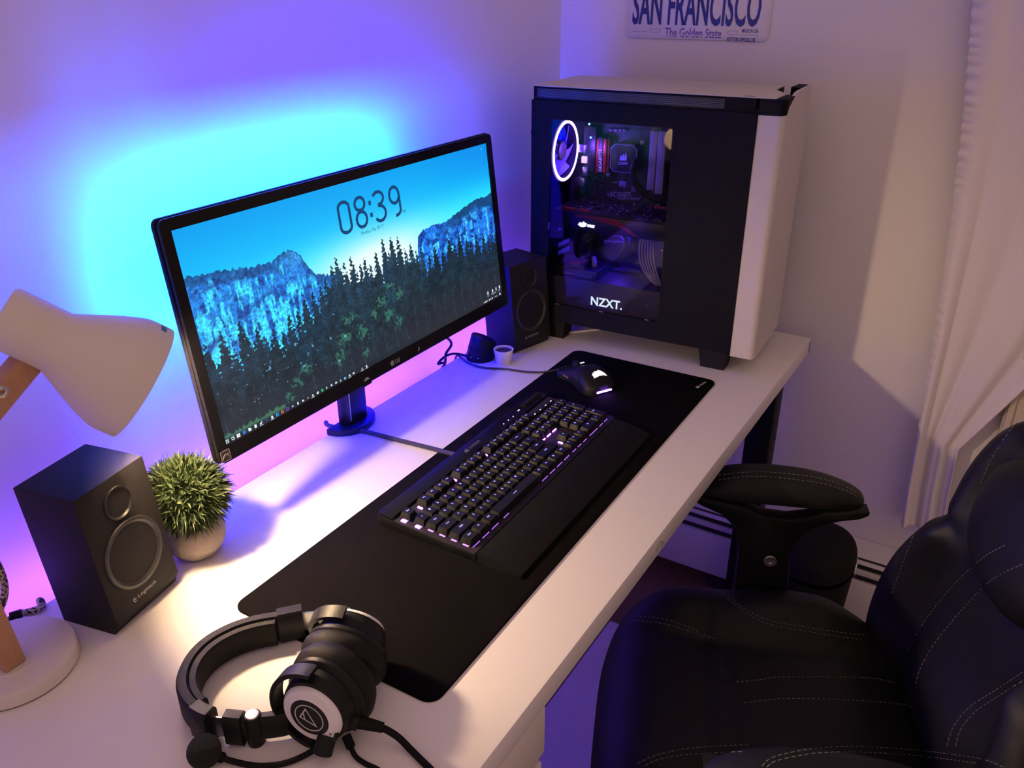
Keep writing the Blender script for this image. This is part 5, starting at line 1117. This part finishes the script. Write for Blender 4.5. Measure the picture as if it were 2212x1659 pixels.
for sx in (1, -1):
    XM = basis((0, 0, DC), (0, 1, 0), (0, 0, 1))
    a = MB().prism(arm_poly, 0.262 if sx > 0 else -0.292, 0.292 if sx > 0 else -0.262, XM, 0.004).obj('arm_bracket', chpl, ch)
    xb = 0.2615 if sx > 0 else -0.2615
    MB().lathe([(0.0030, 0.0), (0.0108, 0.0), (0.0112, 0.0012), (0.0095, 0.0022), (0.0048, 0.0018), (0.0035, 0.0004), (0, 0.0002)], 32, basis_z((xb, 0.0109, DC - 0.2073), (-sx, 0, 0), (0, 0, 1))).obj('arm_bolt', mat('bolt_steel', (0.42, 0.39, 0.38), 0.4, 0.9), a)
    cx_ = sx * 0.303
    def ptop(x, y, e): return DC - 0.0895 + 0.036 * e - 0.95 * (y - 0.015) ** 2 * e - 0.9 * (x - cx_) ** 2
    def pbot(x, y, e): return DC - 0.0900 - 0.006 * e - 0.30 * (y - 0.015) ** 2
    MB().pillow(sellipse(cx_, 0.012, 0.046, 0.142, 2.9, 60), ptop, pbot, cx_, 0.012, 16, 4.0).obj('arm_pad', leather, ch, angle=60)
MB().cyl((0, 0.03, 0.10), (0, 0.03, DC - 0.40), 0.028).obj('gas_column', chpl, ch)
MB().box(-0.12, 0.12, -0.09, 0.16, DC - 0.425, DC - 0.392, 0.006).obj('seat_plate', chpl, ch)
MB().box(-0.31, 0.31, -0.01, 0.055, DC - 0.362, DC - 0.340, 0.004).obj('arm_crossbar', chpl, ch)
for k in range(5):
    a = 2 * PI * k / 5 + 0.3; e = Vector((math.cos(a), math.sin(a), 0))
    l = MB().tube([Vector((0, .03, .115)) + e * .02, Vector((0, .03, .10)) + e * .15, Vector((0, .03, .07)) + e * .29], [0.03, 0.024, 0.017], 10).obj('leg', chpl, ch)
    q = Vector((0, .03, 0)) + e * .29; t = Vector((-e.y, e.x, 0))
    MB().cyl(q + t * .012 + Vector((0, 0, .0255)), q + t * .026 + Vector((0, 0, .0255)), .025).cyl(q - t * .012 + Vector((0, 0, .0255)), q - t * .026 + Vector((0, 0, .0255)), .025).cyl(q - t * .012 + Vector((0, 0, .0255)), q + t * .012 + Vector((0, 0, .0255)), .008).cyl(q + Vector((0, 0, .02)), q + Vector((0, 0, .075)), .007).obj('caster', rubber, l)
# pale stitching that follows the leather
trees = {}
for o in ch.children:
    if o.name.split('.')[0] in ('seat', 'backrest', 'headrest_cushion', 'lumbar_cushion', 'arm_pad'):
        trees[o] = BVHTree.FromPolygons([v.co.copy() for v in o.data.vertices], [tuple(p.vertices) for p in o.data.polygons])
def cast(u, v):
    o3 = chi @ Vector((CAM[0], CAM[1], CAM[2] + D)); d = (chi.to_3x3() @ ray(u, v)).normalized(); best = None
    for o, t in trees.items():
        h = t.ray_cast(o3, d)
        if h[0] is not None and (best is None or h[3] < best[1]): best = (o, h[3], h[0], h[1] if h[1].dot(d) < 0 else -h[1])
    return best
K6 = lambda x, y: (1280 + x / 2.3734, 1150 + y / 2.3734)
K7 = lambda x, y: (1800 + x / 3.687, 850 + y / 3.687)
K5 = lambda x, y: (1300 + x / 3.687, 850 + y / 3.687)
ST = [(K6, [(130, 432), (250, 432), (380, 448), (500, 490), (630, 548)]), (K6, [(130, 454), (250, 454), (370, 470), (480, 502), (610, 548)]),
      (K6, [(300, 234), (420, 232), (540, 247), (640, 303), (720, 363), (810, 428), (930, 478), (1100, 508), (1250, 532), (1400, 552)]), (K6, [(600, 262), (700, 330), (800, 405), (930, 457), (1100, 487), (1250, 510), (1400, 527)]),
      (K6, [(780, 186), (900, 178), (1000, 196), (1120, 240), (1240, 292)]),
      (K6, [(735, 768), (850, 757), (950, 743), (1100, 742), (1330, 743), (1450, 751), (1560, 775)]), (K6, [(775, 875), (900, 860), (1000, 853), (1200, 855), (1400, 865), (1580, 881), (1640, 897)]),
      (K6, [(230, 1185), (320, 1145), (450, 1115), (600, 1099), (800, 1089)]), (K6, [(270, 1196), (350, 1162), (500, 1139), (780, 1126)]),
      (K6, [(870, 1200), (910, 1162), (1000, 1134), (1150, 1108), (1350, 1099), (1600, 1112), (1800, 1132), (2000, 1163), (2110, 1205)]), (K6, [(895, 1205), (930, 1178), (1020, 1154), (1150, 1134), (1350, 1127), (1600, 1140), (1800, 1160), (1980, 1185)]),
      (K7, [(770, 770), (700, 980), (620, 1180), (540, 1390), (460, 1610)]), (K7, [(1519, 190), (1430, 272), (1340, 392), (1250, 542), (1190, 682), (1175, 780)]),
      (K6, [(2115, 67), (2000, 132), (1850, 272), (1720, 432), (1640, 562), (1605, 650)]), (K6, [(2205, 164), (2050, 242), (1900, 392), (1760, 562), (1680, 702), (1655, 795)]),
      (K6, [(2205, 718), (2080, 802), (1940, 892), (1860, 982), (1830, 1052), (1818, 1105)]), (K6, [(2205, 765), (2090, 835), (1970, 915), (1895, 1000), (1868, 1070), (1862, 1110)]),
      (K5, [(930, 652), (1100, 632), (1280, 626), (1500, 642), (1700, 668), (1900, 724), (2050, 800)]), (K5, [(930, 690), (1100, 667), (1280, 662), (1500, 682), (1750, 718), (1950, 778), (2060, 840)])]
acc = {}
for fn, pts in ST:
    pp = spline([Vector((*fn(*p), 0)) for p in pts], 40); run = None; last = None; dist = 0.0; seg = []
    for p in pp:
        h = cast(p.x, p.y)
        if h is None or (last is not None and (h[0] is not last[0] or (h[2] - last[2]).length > 0.02)):
            last = h; seg = []; continue
        if last is not None: dist += (h[2] - last[2]).length
        if (dist % 0.0075) < 0.0052: seg.append(h[2] + h[3] * 0.0004)
        elif len(seg) > 1: acc.setdefault(h[0], MB()).tube(seg, 0.00055, 4); seg = []
        else: seg = []
        last = h
for o, m_ in acc.items():
    me = m_.mesh('stitching', False); s_ = link('stitching', me, thread, o); s_['kind'] = 'stuff'
